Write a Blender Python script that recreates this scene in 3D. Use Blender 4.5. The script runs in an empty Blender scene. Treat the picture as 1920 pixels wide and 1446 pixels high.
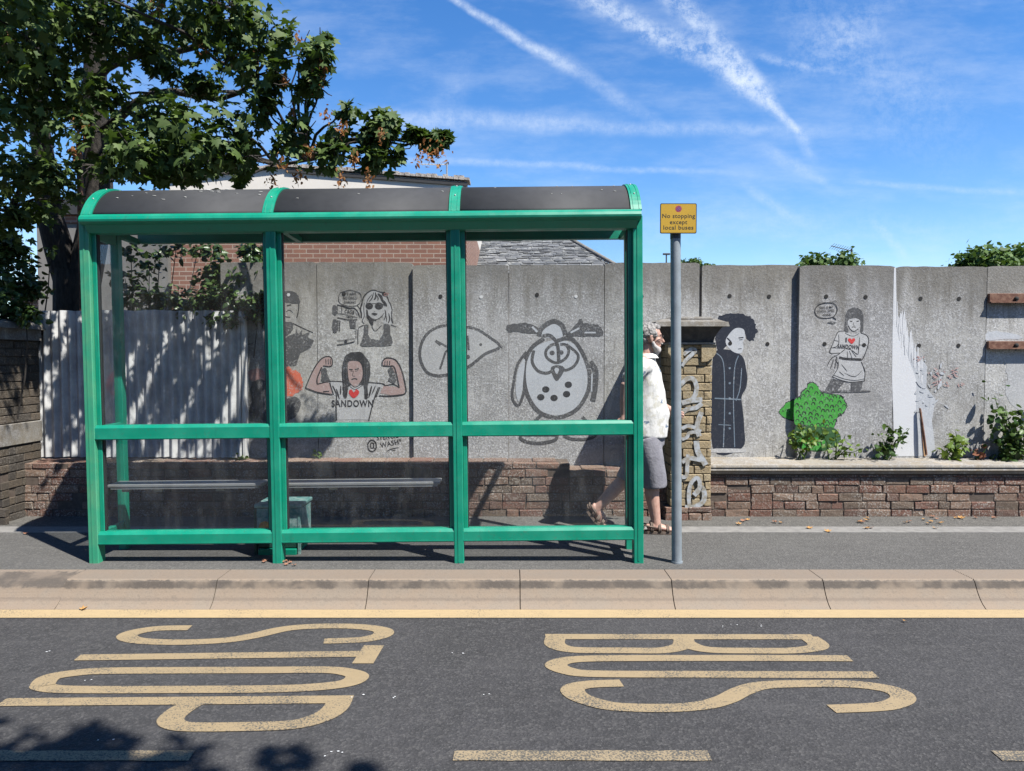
import bpy, bmesh, math, random
import numpy as np
from mathutils import Vector, Matrix, noise
from mathutils.geometry import tessellate_polygon
random.seed(7); np.random.seed(7)
R = math.radians
C = bpy.context.scene.collection
SC = bpy.context.scene

# ---------------------------------------------------------------- camera, sky, sun, exposure
FPX = 1333.0; CAMZ = 1.44; PITCH = 2.06
cam = bpy.data.cameras.new('camera'); cam.sensor_width = 36; cam.lens = 36*FPX/1920
cam.clip_start = 0.05; cam.clip_end = 3000
co = bpy.data.objects.new('camera', cam); C.objects.link(co); SC.camera = co
co.location = (0, 0, CAMZ); co.rotation_euler = (R(90-PITCH), 0, 0)
SUNV = Vector((0.5, -0.417, 1.0)).normalized()            # towards the sun
SUN_EL = math.asin(SUNV.z); SUN_AZ = math.atan2(SUNV.x, SUNV.y)
sl = bpy.data.lights.new('sun', 'SUN'); sl.energy = 5.0; sl.angle = R(0.55); sl.color = (1.0, 0.965, 0.90)
so = bpy.data.objects.new('sun', sl); C.objects.link(so)
so.rotation_euler = SUNV.to_track_quat('Z', 'Y').to_euler(); so.location = (10, -10, 20)
SC.view_settings.view_transform = 'Standard'; SC.view_settings.look = 'None'
SC.view_settings.exposure = 1.40; SC.view_settings.gamma = 1
SC.cycles.max_bounces = 8; SC.cycles.transparent_max_bounces = 16

_t = R(PITCH)
def ray(px, py):
    u = (px-960)/FPX; v = (723-py)/FPX
    return Vector((u, math.cos(_t)+v*math.sin(_t), -math.sin(_t)+v*math.cos(_t)))
def P(px, py, Y):
    d = ray(px, py); return Vector((0, 0, CAMZ)) + d*(Y/d.y)
def G(px, py, z=0.0):
    d = ray(px, py); return Vector((0, 0, CAMZ)) + d*((z-CAMZ)/d.z)

# ---------------------------------------------------------------- node helpers
class NT:
    def __init__(s, tree): s.t = tree; s.n = tree.nodes; s.l = tree.links
    def node(s, typ, **k):
        n = s.n.new(typ)
        for a, v in k.items(): setattr(n, a, v)
        return n
    def set(s, sock, v):
        if v is None: return
        if hasattr(v, 'is_linked') or isinstance(v, bpy.types.NodeSocket): s.l.new(v, sock)
        else:
            try: sock.default_value = v
            except Exception: sock.default_value = tuple(v)+(1,) if len(v) == 3 else v
    def math(s, op, a, b=None, c=None, clamp=False):
        n = s.node('ShaderNodeMath', operation=op); n.use_clamp = clamp
        s.set(n.inputs[0], a)
        if b is not None: s.set(n.inputs[1], b)
        if c is not None: s.set(n.inputs[2], c)
        return n.outputs[0]
    def noise(s, vec, scale, detail=3, rough=0.55, dim='3D'):
        n = s.node('ShaderNodeTexNoise'); s.set(n.inputs['Vector'], vec)
        n.inputs['Scale'].default_value = scale; n.inputs['Detail'].default_value = detail
        n.inputs['Roughness'].default_value = rough
        return n.outputs['Fac']
    def ss(s, x, a, b, lo=0.0, hi=1.0):
        n = s.node('ShaderNodeMapRange', interpolation_type='SMOOTHSTEP'); s.set(n.inputs[0], x)
        n.inputs[1].default_value = a; n.inputs[2].default_value = b
        n.inputs[3].default_value = lo; n.inputs[4].default_value = hi
        return n.outputs[0]
    def mix(s, f, a, b, mode='MIX'):
        n = s.node('ShaderNodeMix', data_type='RGBA', blend_type=mode)
        s.set(n.inputs[0], f); s.set(n.inputs[6], a); s.set(n.inputs[7], b)
        return n.outputs[2]
    def scale(s, vec, v):
        n = s.node('ShaderNodeMapping'); s.set(n.inputs[0], vec); n.inputs['Scale'].default_value = v
        return n.outputs[0]

def c4(c): return (c[0]*.60, c[1]*.60, c[2]*.60, 1.0)      # measured tones -> base colours for this exposure
def new_mat(name):
    m = bpy.data.materials.new(name); m.use_nodes = True
    nt = NT(m.node_tree); b = m.node_tree.nodes['Principled BSDF']
    return m, nt, b
def wpos(nt): return nt.node('ShaderNodeNewGeometry').outputs['Position']
def bump(nt, b, h, strength=0.3, dist=0.01):
    n = nt.node('ShaderNodeBump'); n.inputs['Strength'].default_value = strength
    n.inputs['Distance'].default_value = dist; nt.set(n.inputs['Height'], h)
    nt.l.new(n.outputs[0], b.inputs['Normal'])

def simple(name, col, rough=0.6, metal=0.0, var=0.25, vs=18.0, bmp=0.1, bd=0.003, col2=None, spec=0.5):
    m, nt, b = new_mat(name); p = wpos(nt)
    f = nt.noise(p, vs, 4); f2 = nt.noise(p, vs*6, 3)
    dark = c4([x*(1-var) for x in col]) if col2 is None else c4(col2)
    k = nt.ss(f, 0.35, 0.68)
    c = nt.mix(k, c4(col), dark)
    c = nt.mix(nt.ss(f2, 0.4, 0.75, 0, 0.35), c, c4([x*(1-var*1.2) for x in col]))
    nt.set(b.inputs['Base Color'], c); b.inputs['Roughness'].default_value = rough
    b.inputs['Metallic'].default_value = metal; b.inputs['Specular IOR Level'].default_value = spec
    if bmp: bump(nt, b, nt.noise(p, vs*4, 4), bmp, bd)
    return m

# ---------------------------------------------------------------- world: daylight sky with vapour trails
W = bpy.data.worlds.new('World'); SC.world = W; W.use_nodes = True
nt = NT(W.node_tree); bg = W.node_tree.nodes['Background']
sky = nt.node('ShaderNodeTexSky', sky_type='NISHITA'); sky.sun_disc = False
sky.sun_elevation = SUN_EL; sky.sun_rotation = SUN_AZ
sky.air_density = 1.0; sky.dust_density = 0.0; sky.ozone_density = 2.6; sky.altitude = 50
tc = nt.node('ShaderNodeTexCoord').outputs['Generated']
sep = nt.node('ShaderNodeSeparateXYZ'); nt.l.new(tc, sep.inputs[0])
X_, Y_, Z_ = sep.outputs
yy = nt.math('MAXIMUM', Y_, 0.02)
U = nt.math('DIVIDE', X_, yy); V = nt.math('DIVIDE', Z_, yy)
cmb = nt.node('ShaderNodeCombineXYZ'); nt.l.new(U, cmb.inputs[0]); nt.l.new(V, cmb.inputs[1]); UV = cmb.outputs[0]
nw1 = nt.math('SUBTRACT', nt.noise(UV, 9, 5, 0.6), 0.5); nw2 = nt.noise(UV, 55, 8, 0.78); nw3 = nt.noise(UV, 3.2, 4, 0.6)
def streak(a, b, w0, w1, amp, fade0=0.02, fade1=0.05, tex=0.5, warp=0.02):
    da, db = ray(*a), ray(*b); ax, ay = da.x/da.y, da.z/da.y; bx, by = db.x/db.y, db.z/db.y
    L = math.hypot(bx-ax, by-ay); dx, dy = (bx-ax)/L, (by-ay)/L
    al = nt.math('MULTIPLY_ADD', U, dx, nt.math('MULTIPLY_ADD', V, dy, -(ax*dx+ay*dy)))
    pe = nt.math('MULTIPLY_ADD', U, -dy, nt.math('MULTIPLY_ADD', V, dx, -(-ax*dy+ay*dx)))
    pe = nt.math('MULTIPLY_ADD', nw1, warp, pe)
    wd = nt.ss(al, 0, L, w0*.85/FPX, w1*.85/FPX)
    q = nt.math('DIVIDE', nt.math('ABSOLUTE', pe), wd)
    m = nt.ss(q, 0.0, 1.0, 1.0, 0.0)
    m = nt.math('MULTIPLY', m, nt.ss(al, -fade0, fade0))
    m = nt.math('MULTIPLY', m, nt.ss(al, L-fade1, L+fade1, 1, 0))
    m = nt.math('MULTIPLY', m, nt.ss(nw2, 0.5-0.17, 0.5+0.17, max(0, .75-tex), 1.0))
    return nt.math('MULTIPLY', m, amp*.78)
streaks = [
 streak((800,-30),(1060,125),12,20,.75,.02,.04,.4,.015), streak((1020,95),(1230,225),30,22,.32,.03,.06,.4,.02),
 streak((1040,-40),(1420,165),34,44,.66,.03,.05,.75,.035), streak((1235,-40),(1400,150),48,46,.62,.03,.04,.75,.03),
 streak((1370,120),(1500,250),44,14,.75,.03,.04,.55,.02), streak((1360,130),(1440,190),60,40,.40,.03,.03,.5,.02),
 streak((640,222),(1100,228),30,34,.42,.06,.1,.35,.03), streak((1050,238),(1570,246),26,22,.34,.06,.12,.35,.02),
 streak((700,295),(1350,325),14,10,.34,.06,.1,.4,.02), streak((1420,105),(1560,135),20,10,.38,.02,.05,.6,.04),
 streak((1480,220),(1520,300),10,22,.3,.02,.02,.5,.02), streak((1440,280),(1555,350),26,14,.28,.02,.03,.5,.02),
 streak((1400,350),(1490,410),18,20,.3,.02,.03,.4,.02), streak((1590,342),(1960,365),10,12,.25,.05,.1,.4,.01),
 streak((1640,420),(1700,490),14,22,.3,.02,.03,.4,.02), streak((880,110),(760,330),40,70,.12,.05,.1,.6,.05),
 streak((1500,0),(1760,240),110,150,.24,.1,.15,.95,.12), streak((1700,-20),(1480,150),60,60,.2,.08,.1,.9,.1),
 streak((900,410),(1900,430),80,60,.12,.2,.2,.6,.08), streak((-100,480),(500,440),120,100,.2,.1,.2,.7,.1),
 streak((0,150),(500,200),90,70,.2,.1,.2,.7,.1)]
tot = streaks[0]
for s_ in streaks[1:]:
    tot = nt.math('SUBTRACT', nt.math('ADD', tot, s_), nt.math('MULTIPLY', tot, s_))
veil = nt.math('MULTIPLY_ADD', nt.ss(nt.noise(nt.scale(UV, (1, 3, 1)), 4, 6, .65), .40, .72), 0.20, 0.0)
tot = nt.math('ADD', tot, veil, clamp=True)
front = nt.ss(Y_, 0.03, 0.2)
tot = nt.math('MULTIPLY', tot, front)
hs = nt.node('ShaderNodeHueSaturation'); hs.inputs['Saturation'].default_value = 1.31; hs.inputs['Value'].default_value = 1.10
hs.inputs['Hue'].default_value = 0.507
nt.l.new(sky.outputs[0], hs.inputs['Color'])
SKYC = nt.mix(tot, hs.outputs[0], (4.9, 5.5, 6.3, 1))
nt.l.new(SKYC, bg.inputs['Color']); bg.inputs['Strength'].default_value = 0.069

# ---------------------------------------------------------------- mesh builder
class MB:
    def __init__(s, weld=False): s.v = []; s.f = []; s.m = []; s.sm = []; s.weld = weld
    def add(s, vs, fs, mi=0, smooth=False):
        o = len(s.v); s.v += [tuple(v) for v in vs]
        for f in fs: s.f.append(tuple(i+o for i in f)); s.m.append(mi); s.sm.append(smooth)
    def box(s, x0, x1, y0, y1, z0, z1, mi=0, ch=0.0, jit=0.0):
        if ch > 0:
            xs = [(x0, x0+ch), (x1, x1-ch)]
            bm = bmesh.new(); bmesh.ops.create_cube(bm, size=1)
            for v in bm.verts:
                v.co = Vector((x0 if v.co.x < 0 else x1, y0 if v.co.y < 0 else y1, z0 if v.co.z < 0 else z1))
            bmesh.ops.bevel(bm, geom=list(bm.edges), offset=ch, segments=1, affect='EDGES')
            if jit:
                for v in bm.verts: v.co += Vector([random.uniform(-jit, jit) for _ in range(3)])
            bm.verts.index_update()
            s.add([v.co[:] for v in bm.verts], [[v.index for v in f.verts] for f in bm.faces], mi); bm.free(); return
        vs = [(x, y, z) for x in (x0, x1) for y in (y0, y1) for z in (z0, z1)]
        if jit: vs = [tuple(c+random.uniform(-jit, jit) for c in v) for v in vs]
        s.add(vs, [(0,1,3,2),(4,6,7,5),(0,4,5,1),(2,3,7,6),(0,2,6,4),(1,5,7,3)], mi)
    def prism(s, poly, axis, a, b, mi=0):
        """poly: 2-D points; axis 'x': (y,z) extruded in x; 'y': (x,z); 'z': (x,y)"""
        def mk(p, t):
            return {'x': (t, p[0], p[1]), 'y': (p[0], t, p[1]), 'z': (p[0], p[1], t)}[axis]
        n = len(poly); vs = [mk(p, a) for p in poly]+[mk(p, b) for p in poly]
        tr = tessellate_polygon([[Vector((p[0], p[1], 0)) for p in poly]])
        fs = [tuple(t) for t in tr]+[tuple(i+n for i in reversed(t)) for t in tr]
        fs += [(i, (i+1) % n, n+(i+1) % n, n+i) for i in range(n)]
        s.add(vs, fs, mi)
    def tube(s, pts, rad, n=12, mi=0, smooth=True, cap=True, ell=None):
        pts = [Vector(p) for p in pts]; k = len(pts)
        if not hasattr(rad, '__len__'): rad = [rad]*k
        up = None; rings = []
        for i, p in enumerate(pts):
            t = (pts[min(i+1, k-1)]-pts[max(i-1, 0)]).normalized()
            if up is None:
                up = Vector((0, 1, 0)) if abs(t.y) < .9 else Vector((1, 0, 0))
            a = (up - t*up.dot(t)).normalized(); up = a; b = t.cross(a)
            r = rad[i]; ra, rb = (r if hasattr(r, '__len__') else (r, r))
            rings.append([p + a*(ra*math.cos(2*math.pi*j/n)) + b*(rb*math.sin(2*math.pi*j/n)) for j in range(n)])
        vs = [v for r in rings for v in r]
        fs = [(i*n+j, i*n+(j+1) % n, (i+1)*n+(j+1) % n, (i+1)*n+j) for i in range(k-1) for j in range(n)]
        s.add(vs, fs, mi, smooth)
        if cap:
            if getattr(s, 'weld', False): o = len(s.v)-len(vs); s.f += [tuple(o+i for i in reversed(range(n))), tuple(o+i for i in range((k-1)*n, k*n))]; s.m += [mi, mi]; s.sm += [smooth, smooth]
            else: s.add(vs[:n], [tuple(reversed(range(n)))], mi, False); s.add(vs[-n:], [tuple(range(n))], mi, False)
    def ball(s, c, r, n=12, mi=0, fn=None):
        c = Vector(c); r = r if hasattr(r, '__len__') else (r, r, r); m = n//2+1
        vs = []
        for i in range(m+1):
            th = math.pi*i/m
            for j in range(n):
                ph = 2*math.pi*j/n
                d = Vector((math.sin(th)*math.cos(ph), math.sin(th)*math.sin(ph), math.cos(th)))
                q = Vector((d.x*r[0], d.y*r[1], d.z*r[2]))
                if fn: q = fn(d, q)
                vs.append(c+q)
        fs = [(i*n+j, (i+1)*n+j, (i+1)*n+(j+1) % n, i*n+(j+1) % n) for i in range(m) for j in range(n)]
        s.add(vs, fs, mi, True)
    def build(s, name, mats, parent=None, root=None, label=None, cat=None, group=None, kind=None, at=None):
        me = bpy.data.meshes.new(name)
        off = Vector((0, 0, 0))
        rt = root or parent
        while rt is not None and rt.parent is not None: rt = rt.parent
        if parent is not None and rt is not None:
            off = rt.location.copy() if not rt.get('_localcoords') else Vector((0, 0, 0))
        elif at is not None: off = Vector(at)
        V = np.array(s.v, dtype=np.float64).reshape(-1, 3) - np.array(off)
        me.from_pydata(V.tolist(), [], s.f)
        mats = mats if isinstance(mats, (list, tuple)) else [mats]
        for m in mats: me.materials.append(m)
        me.polygons.foreach_set('material_index', s.m)
        me.polygons.foreach_set('use_smooth', s.sm); me.update()
        o = bpy.data.objects.new(name, me); C.objects.link(o)
        if parent is not None: o.parent = parent
        elif at is not None: o.location = at
        tag(o, label, cat, group, kind); return o
def tag(o, label=None, cat=None, group=None, kind=None):
    if label: o['label'] = label
    if cat: o['category'] = cat
    if group: o['group'] = group
    if kind: o['kind'] = kind
    return o
def thing(name, loc, label, cat, group=None):
    o = bpy.data.objects.new(name, None); C.objects.link(o); o.location = loc
    o.empty_display_size = 0.1
    return tag(o, label, cat, group)
def smooth_curve(pts, n=6, closed=False):
    p = [Vector(q) for q in pts]; out = []; k = len(p)
    rng = range(k) if closed else range(k-1)
    for i in rng:
        if closed: a, b, c, d = p[(i-1) % k], p[i], p[(i+1) % k], p[(i+2) % k]
        else: a, b, c, d = p[max(i-1, 0)], p[i], p[i+1], p[min(i+2, k-1)]
        for j in range(n):
            t = j/n
            out.append(0.5*((2*b)+(c-a)*t+(2*a-5*b+4*c-d)*t*t+(3*b-a-3*c+d)*t**3))
    if not closed: out.append(p[-1])
    return out
def ribbon2d(pts, w, closed=False, taper=False):
    """2-D centreline -> quads (list of 2-D verts, faces)"""
    p = [Vector((q[0], q[1])) for q in pts]; k = len(p); vs = []; fs = []
    for i in range(k):
        if closed: t = p[(i+1) % k]-p[(i-1) % k]
        else: t = p[min(i+1, k-1)]-p[max(i-1, 0)]
        if t.length < 1e-9: t = Vector((1, 0))
        t.normalize(); n = Vector((-t.y, t.x)); ww = w/2
        if taper: ww *= max(0.15, math.sin(math.pi*min(max((i+.5)/k, 0.02), .98))**.6)
        vs += [p[i]+n*ww, p[i]-n*ww]
    for i in range(k if closed else k-1):
        j = (i+1) % k; fs.append((2*i, 2*i+1, 2*j+1, 2*j))
    return vs, fs
_fc = {}
def text_mesh(s, bold=0.0):
    key = (s, bold)
    if key not in _fc:
        cu = bpy.data.curves.new('lettering', 'FONT'); cu.body = s; cu.align_x = 'CENTER'; cu.align_y = 'CENTER'
        cu.size = 1.0; cu.space_character = 1.0+bold*5; cu.offset = bold; cu.resolution_u = 3
        o = bpy.data.objects.new('lettering', cu); C.objects.link(o)
        dg = bpy.context.evaluated_depsgraph_get(); dg.update()
        me = bpy.data.meshes.new_from_object(o.evaluated_get(dg))
        _fc[key] = ([tuple(v.co[:2]) for v in me.vertices], [tuple(p.vertices) for p in me.polygons])
        bpy.data.objects.remove(o); bpy.data.meshes.remove(me); bpy.data.curves.remove(cu)
    return _fc[key]
# ---------------------------------------------------------------- materials
def conc_nodes(nt, p, tint=(0.50, 0.49, 0.465), top=2.35, speck=1.0):
    big = nt.noise(p, 1.6, 4, .6); mid = nt.noise(p, 9, 5, .65); fine = nt.noise(p, 58, 5, .75); fine2 = nt.noise(p, 90, 3, .7)
    c = nt.mix(nt.ss(big, .35, .65), c4([x*.80 for x in tint]), c4([x*1.12 for x in tint]))
    c = nt.mix(nt.ss(mid, .38, .62, 0, .55), c, c4((.29, .285, .28)))
    c = nt.mix(nt.math('MULTIPLY', nt.ss(fine, .49, .58), nt.ss(mid, .3, .6, .25*speck, .8*speck)), c, c4((.70, .70, .70)))        # pale lichen speckle
    c = nt.mix(nt.ss(fine2, .53, .62, 0, .5), c, c4((.15, .147, .14)))
    c = nt.mix(nt.ss(nt.noise(nt.scale(p, (5, 5, .6)), 3.5, 5, .65), .55, .72, 0, .4), c, c4((.60, .60, .58)))
    c = nt.mix(nt.ss(nt.noise(nt.scale(p, (7, 7, .5)), 4.5, 5, .6), .58, .72, 0, .45), c, c4((.17, .16, .145)))
    sp = nt.node('ShaderNodeSeparateXYZ'); nt.l.new(p, sp.inputs[0])
    st = nt.noise(nt.scale(p, (3, 3, .5)), 3, 4, .6)
    z = nt.math('MULTIPLY_ADD', nt.math('SUBTRACT', st, .5), 1.0, sp.outputs[2])
    c = nt.mix(nt.ss(z, top-.62, top-.05, 0, .72), c, c4((.155, .14, .115)))      # damp brown staining running from the top edge
    warm = nt.noise(p, .8, 3, .5)
    c = nt.mix(nt.ss(warm, .5, .7, 0, .35), c, c4((.36, .33, .26)))
    return c, fine, mid
def concrete(name, tint=(0.50, 0.49, 0.465), top=2.35, speck=1.0):
    m, nt, b = new_mat(name); p = wpos(nt); c, fine, mid = conc_nodes(nt, p, tint, top, speck)
    oi = nt.node('ShaderNodeObjectInfo'); hv = nt.node('ShaderNodeHueSaturation'); nt.l.new(c, hv.inputs['Color']); nt.set(hv.inputs['Value'], nt.math('MULTIPLY_ADD', oi.outputs['Random'], .24, .88)); c = hv.outputs[0]
    c = nt.mix(nt.ss(nt.noise(p, 2.6, 5, .65), .50, .66, 0, .35), c, c4((.22,.215,.205)))
    nt.set(b.inputs['Base Color'], c); b.inputs['Roughness'].default_value = .93; b.inputs['Specular IOR Level'].default_value = .2
    bump(nt, b, nt.math('MULTIPLY_ADD', mid, 1.5, fine), .55, .006); return m
def spray(name, col, cover=.85, rag=.25, top=2.35):
    """spray paint that lets the speckled concrete through"""
    m, nt, b = new_mat(name); p = wpos(nt); c, fine, mid = conc_nodes(nt, p, top=top)
    k = nt.math('ADD', nt.math('MULTIPLY', fine, .7), nt.math('MULTIPLY', mid, .3))
    f = nt.ss(k, .5, .5+.16, cover, cover*(1-min(rag*1.7, .9)))
    c = nt.mix(f, c, c4(col)); nt.set(b.inputs['Base Color'], c)
    b.inputs['Roughness'].default_value = .85; b.inputs['Specular IOR Level'].default_value = .25
    bump(nt, b, fine, .3, .004); return m
M = {}
M['conc'] = concrete('weathered_concrete'); M['conc2'] = concrete('weathered_concrete_bluish', (.42, .415, .415))
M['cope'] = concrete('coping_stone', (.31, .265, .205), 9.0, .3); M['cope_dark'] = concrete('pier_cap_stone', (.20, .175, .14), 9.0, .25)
M['k'] = spray('black_stencil_paint', (.020, .021, .026), .96, .13)
M['kg'] = spray('faded_black_spray', (.030, .033, .042), .84, .32)
M['navy'] = spray('navy_spray', (.012, .018, .035), .98, .03); M['navy2'] = spray('blue_line_spray', (.10, .17, .25), .8, .3)
M['wsp'] = spray('white_spray', (.58, .62, .68), .6, .3); M['wpaint'] = spray('white_wall_paint', (.72, .73, .75), .94, .12)
M['grn'] = spray('green_spray', (.04,.33,.03), .95, .1); M['grn2'] = spray('dark_green_spray', (.012, .09, .014), .95, .2)
M['skin_p'] = spray('pink_stencil', (.42, .28, .26), .8, .2); M['redp'] = spray('red_stencil', (.62, .02, .02), .93, .1)
M['orp'] = spray('orange_spray', (.75, .10, .02), .8, .5); M['redfade'] = spray('faded_red_spray', (.45, .10, .09), .5, .8)
M['lgt'] = spray('light_stencil_fill', (.50, .51, .53), .5, .3)

def brick_mat(name, cols, mort, lichen=.5):
    m, nt, b = new_mat(name); g = nt.node('ShaderNodeNewGeometry'); p = g.outputs['Position']; rnd = g.outputs['Random Per Island']
    cr = nt.node('ShaderNodeValToRGB'); nt.l.new(rnd, cr.inputs[0]); e = cr.color_ramp.elements; cr.color_ramp.interpolation = 'CONSTANT'
    while len(e) < len(cols): e.new(.5)
    for i, c in enumerate(cols): e[i].position = i/len(cols); e[i].color = c4(c)
    n1 = nt.noise(p, 22, 5, .65); n2 = nt.noise(p, 75, 4, .7); n3 = nt.noise(p, 3.0, 3, .5)
    c = nt.mix(nt.ss(n1, .35, .7, 0, .55), cr.outputs[0], c4(mort))
    lf = nt.math('MULTIPLY', nt.ss(n2, .50, .62, 0, lichen), nt.ss(n3, .35, .6, .25, 1))
    c = nt.mix(lf, c, c4((.50, .47, .42)))
    c = nt.mix(nt.ss(nt.noise(p, 50, 2, .6), .58, .72, 0, .6), c, c4((.03, .027, .025)))
    nt.set(b.inputs['Base Color'], c); b.inputs['Roughness'].default_value = .92; b.inputs['Specular IOR Level'].default_value = .2
    bump(nt, b, nt.math('ADD', n1, n2), .7, .008); return m
M['brick'] = brick_mat('weathered_red_brick', [(.185,.085,.06),(.22,.12,.085),(.15,.085,.065),(.25,.165,.12),(.20,.10,.075),(.165,.12,.09),(.23,.15,.11)], (.165,.125,.095), .7)
M['ybrick'] = brick_mat('yellow_stock_brick', [(.42,.33,.20),(.36,.29,.18),(.45,.37,.24),(.33,.27,.17),(.43,.34,.21)], (.30,.22,.12), .25)
M['mortar'] = simple('mortar', (.15,.12,.10), .95, vs=30, bmp=.5, bd=.006, spec=.1)
M['ymortar'] = simple('lime_mortar', (.22,.18,.12), .95, vs=30, bmp=.5, bd=.006, spec=.1)
M['hole'] = simple('bolt_hole', (.012,.011,.010), .9, bmp=0); M['sky_white'] = simple('hole_sky_white', (.75,.75,.74), .5, bmp=0)
M['rust'] = simple('rusty_steel', (.15,.065,.042), .8, vs=25, col2=(.27,.15,.10), bmp=.5, bd=.004, spec=.3)
M['rust_or'] = simple('orange_rust', (.42,.17,.06), .9, vs=25, col2=(.55,.36,.2), bmp=.3)

def bricks_mat2(name, a, b2, mort, sc=1.0):
    m, nt, b = new_mat(name); p = wpos(nt)
    cx = nt.node('ShaderNodeSeparateXYZ'); nt.l.new(p, cx.inputs[0]); cb = nt.node('ShaderNodeCombineXYZ')
    nt.l.new(nt.math('ADD', cx.outputs[0], cx.outputs[1]), cb.inputs[0]); nt.l.new(cx.outputs[2], cb.inputs[1])
    t = nt.node('ShaderNodeTexBrick'); nt.l.new(cb.outputs[0], t.inputs[0])
    t.inputs['Scale'].default_value = 1; t.inputs['Brick Width'].default_value = .225*sc; t.inputs['Row Height'].default_value = .075*sc
    t.inputs['Mortar Size'].default_value = .0075; t.inputs['Color1'].default_value = c4(a); t.inputs['Color2'].default_value = c4(b2)
    t.inputs['Mortar'].default_value = c4(mort)
    c = nt.mix(nt.ss(nt.noise(p, 3, 4), .3, .7, 0, .3), t.outputs['Color'], c4([x*.7 for x in a]))
    nt.set(b.inputs['Base Color'], c); b.inputs['Roughness'].default_value = .9
    bump(nt, b, t.outputs['Fac'], -.4, .006); return m
M['hbrick'] = bricks_mat2('house_brick', (.34,.155,.10), (.25,.115,.08), (.50,.40,.31))
M['cream'] = simple('cream_render', (.86,.80,.72), .9, vs=2, var=.08, bmp=.05)
M['render'] = simple('grey_render', (.25,.235,.215), .95, vs=3, var=.2, bmp=.1)
M['white'] = simple('white_board', (.72,.73,.74), .7, vs=4, var=.08, bmp=0)
M['darkroof'] = simple('dark_roof', (.035,.036,.04), .8, vs=5)
M['verge'] = simple('mortared_verge', (.55,.50,.45), .9, vs=12, col2=(.3,.26,.22), bmp=.5, bd=.02)

def slate_mat():
    m, nt, b = new_mat('old_slate'); p = wpos(nt); g = nt.node('ShaderNodeNewGeometry')
    cr = nt.node('ShaderNodeValToRGB'); nt.l.new(g.outputs['Random Per Island'], cr.inputs[0])
    cr.color_ramp.elements[0].color = c4((.10,.105,.11)); cr.color_ramp.elements[1].color = c4((.21,.21,.215))
    c = nt.mix(nt.ss(nt.noise(p, 6, 5, .7), .48, .62, 0, .7), cr.outputs[0], c4((.42,.41,.38)))
    nt.set(b.inputs['Base Color'], c); b.inputs['Roughness'].default_value = .8; return m
M['slate'] = slate_mat()

def asphalt(name, base, agg, dark, sc=1.0, patch=None):
    m, nt, b = new_mat(name); p = wpos(nt)
    v = nt.node('ShaderNodeTexVoronoi'); nt.l.new(p, v.inputs['Vector']); v.inputs['Scale'].default_value = 70*sc
    f1 = nt.noise(p, 75*sc, 4, .8); f2 = nt.noise(p, 1.3, 4, .6); f3 = nt.noise(p, 14, 4, .6)
    wn = nt.node('ShaderNodeSeparateColor'); nt.l.new(v.outputs['Color'], wn.inputs[0])
    c = nt.mix(nt.ss(f2, .35, .65), c4(base), c4([x*1.22 for x in base]))
    c = nt.mix(nt.ss(f3, .4, .7, 0, .35), c, c4(dark))
    c = nt.mix(nt.ss(wn.outputs[0], .66, .92, 0, .6), c, c4(agg))
    c = nt.mix(nt.ss(f1, .50, .64, 0, .6), c, c4(dark))
    c = nt.mix(nt.ss(nt.noise(p, 160, 2, .6), .60, .70, 0, .5), c, c4([x*2.2 for x in agg]))
    # stretched scuffs along the carriageway
    sc2 = nt.noise(nt.scale(p, (.6, 5, 1)), 3, 4, .6)
    c = nt.mix(nt.ss(sc2, .5, .75, 0, .28), c, c4(agg))
    nt.set(b.inputs['Base Color'], c); b.inputs['Roughness'].default_value = .88; b.inputs['Specular IOR Level'].default_value = .3
    bump(nt, b, nt.math('ADD', v.outputs['Distance'], f1), .8, .005); return m
M['road'] = asphalt('road_asphalt', (.045,.044,.046), (.090,.087,.086), (.018,.018,.019))
M['pave'] = asphalt('footway_asphalt', (.092,.089,.084), (.165,.158,.147), (.06,.058,.055), 1.15)
M['pave2'] = asphalt('wall_strip_asphalt', (.10,.096,.088), (.20,.19,.17), (.05,.046,.042), 1.2)
M['edge'] = simple('concrete_edging', (.25,.24,.225), .9, vs=14, var=.25, bmp=.3)
M['ground'] = simple('bare_ground', (.10,.09,.07), 1.0, vs=4, bmp=.3)
RZ = -0.16
KB = G(960, 1144, RZ).y          # kerb foot
KT = G(960, 1086, 0.0).y         # kerb nose
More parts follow.
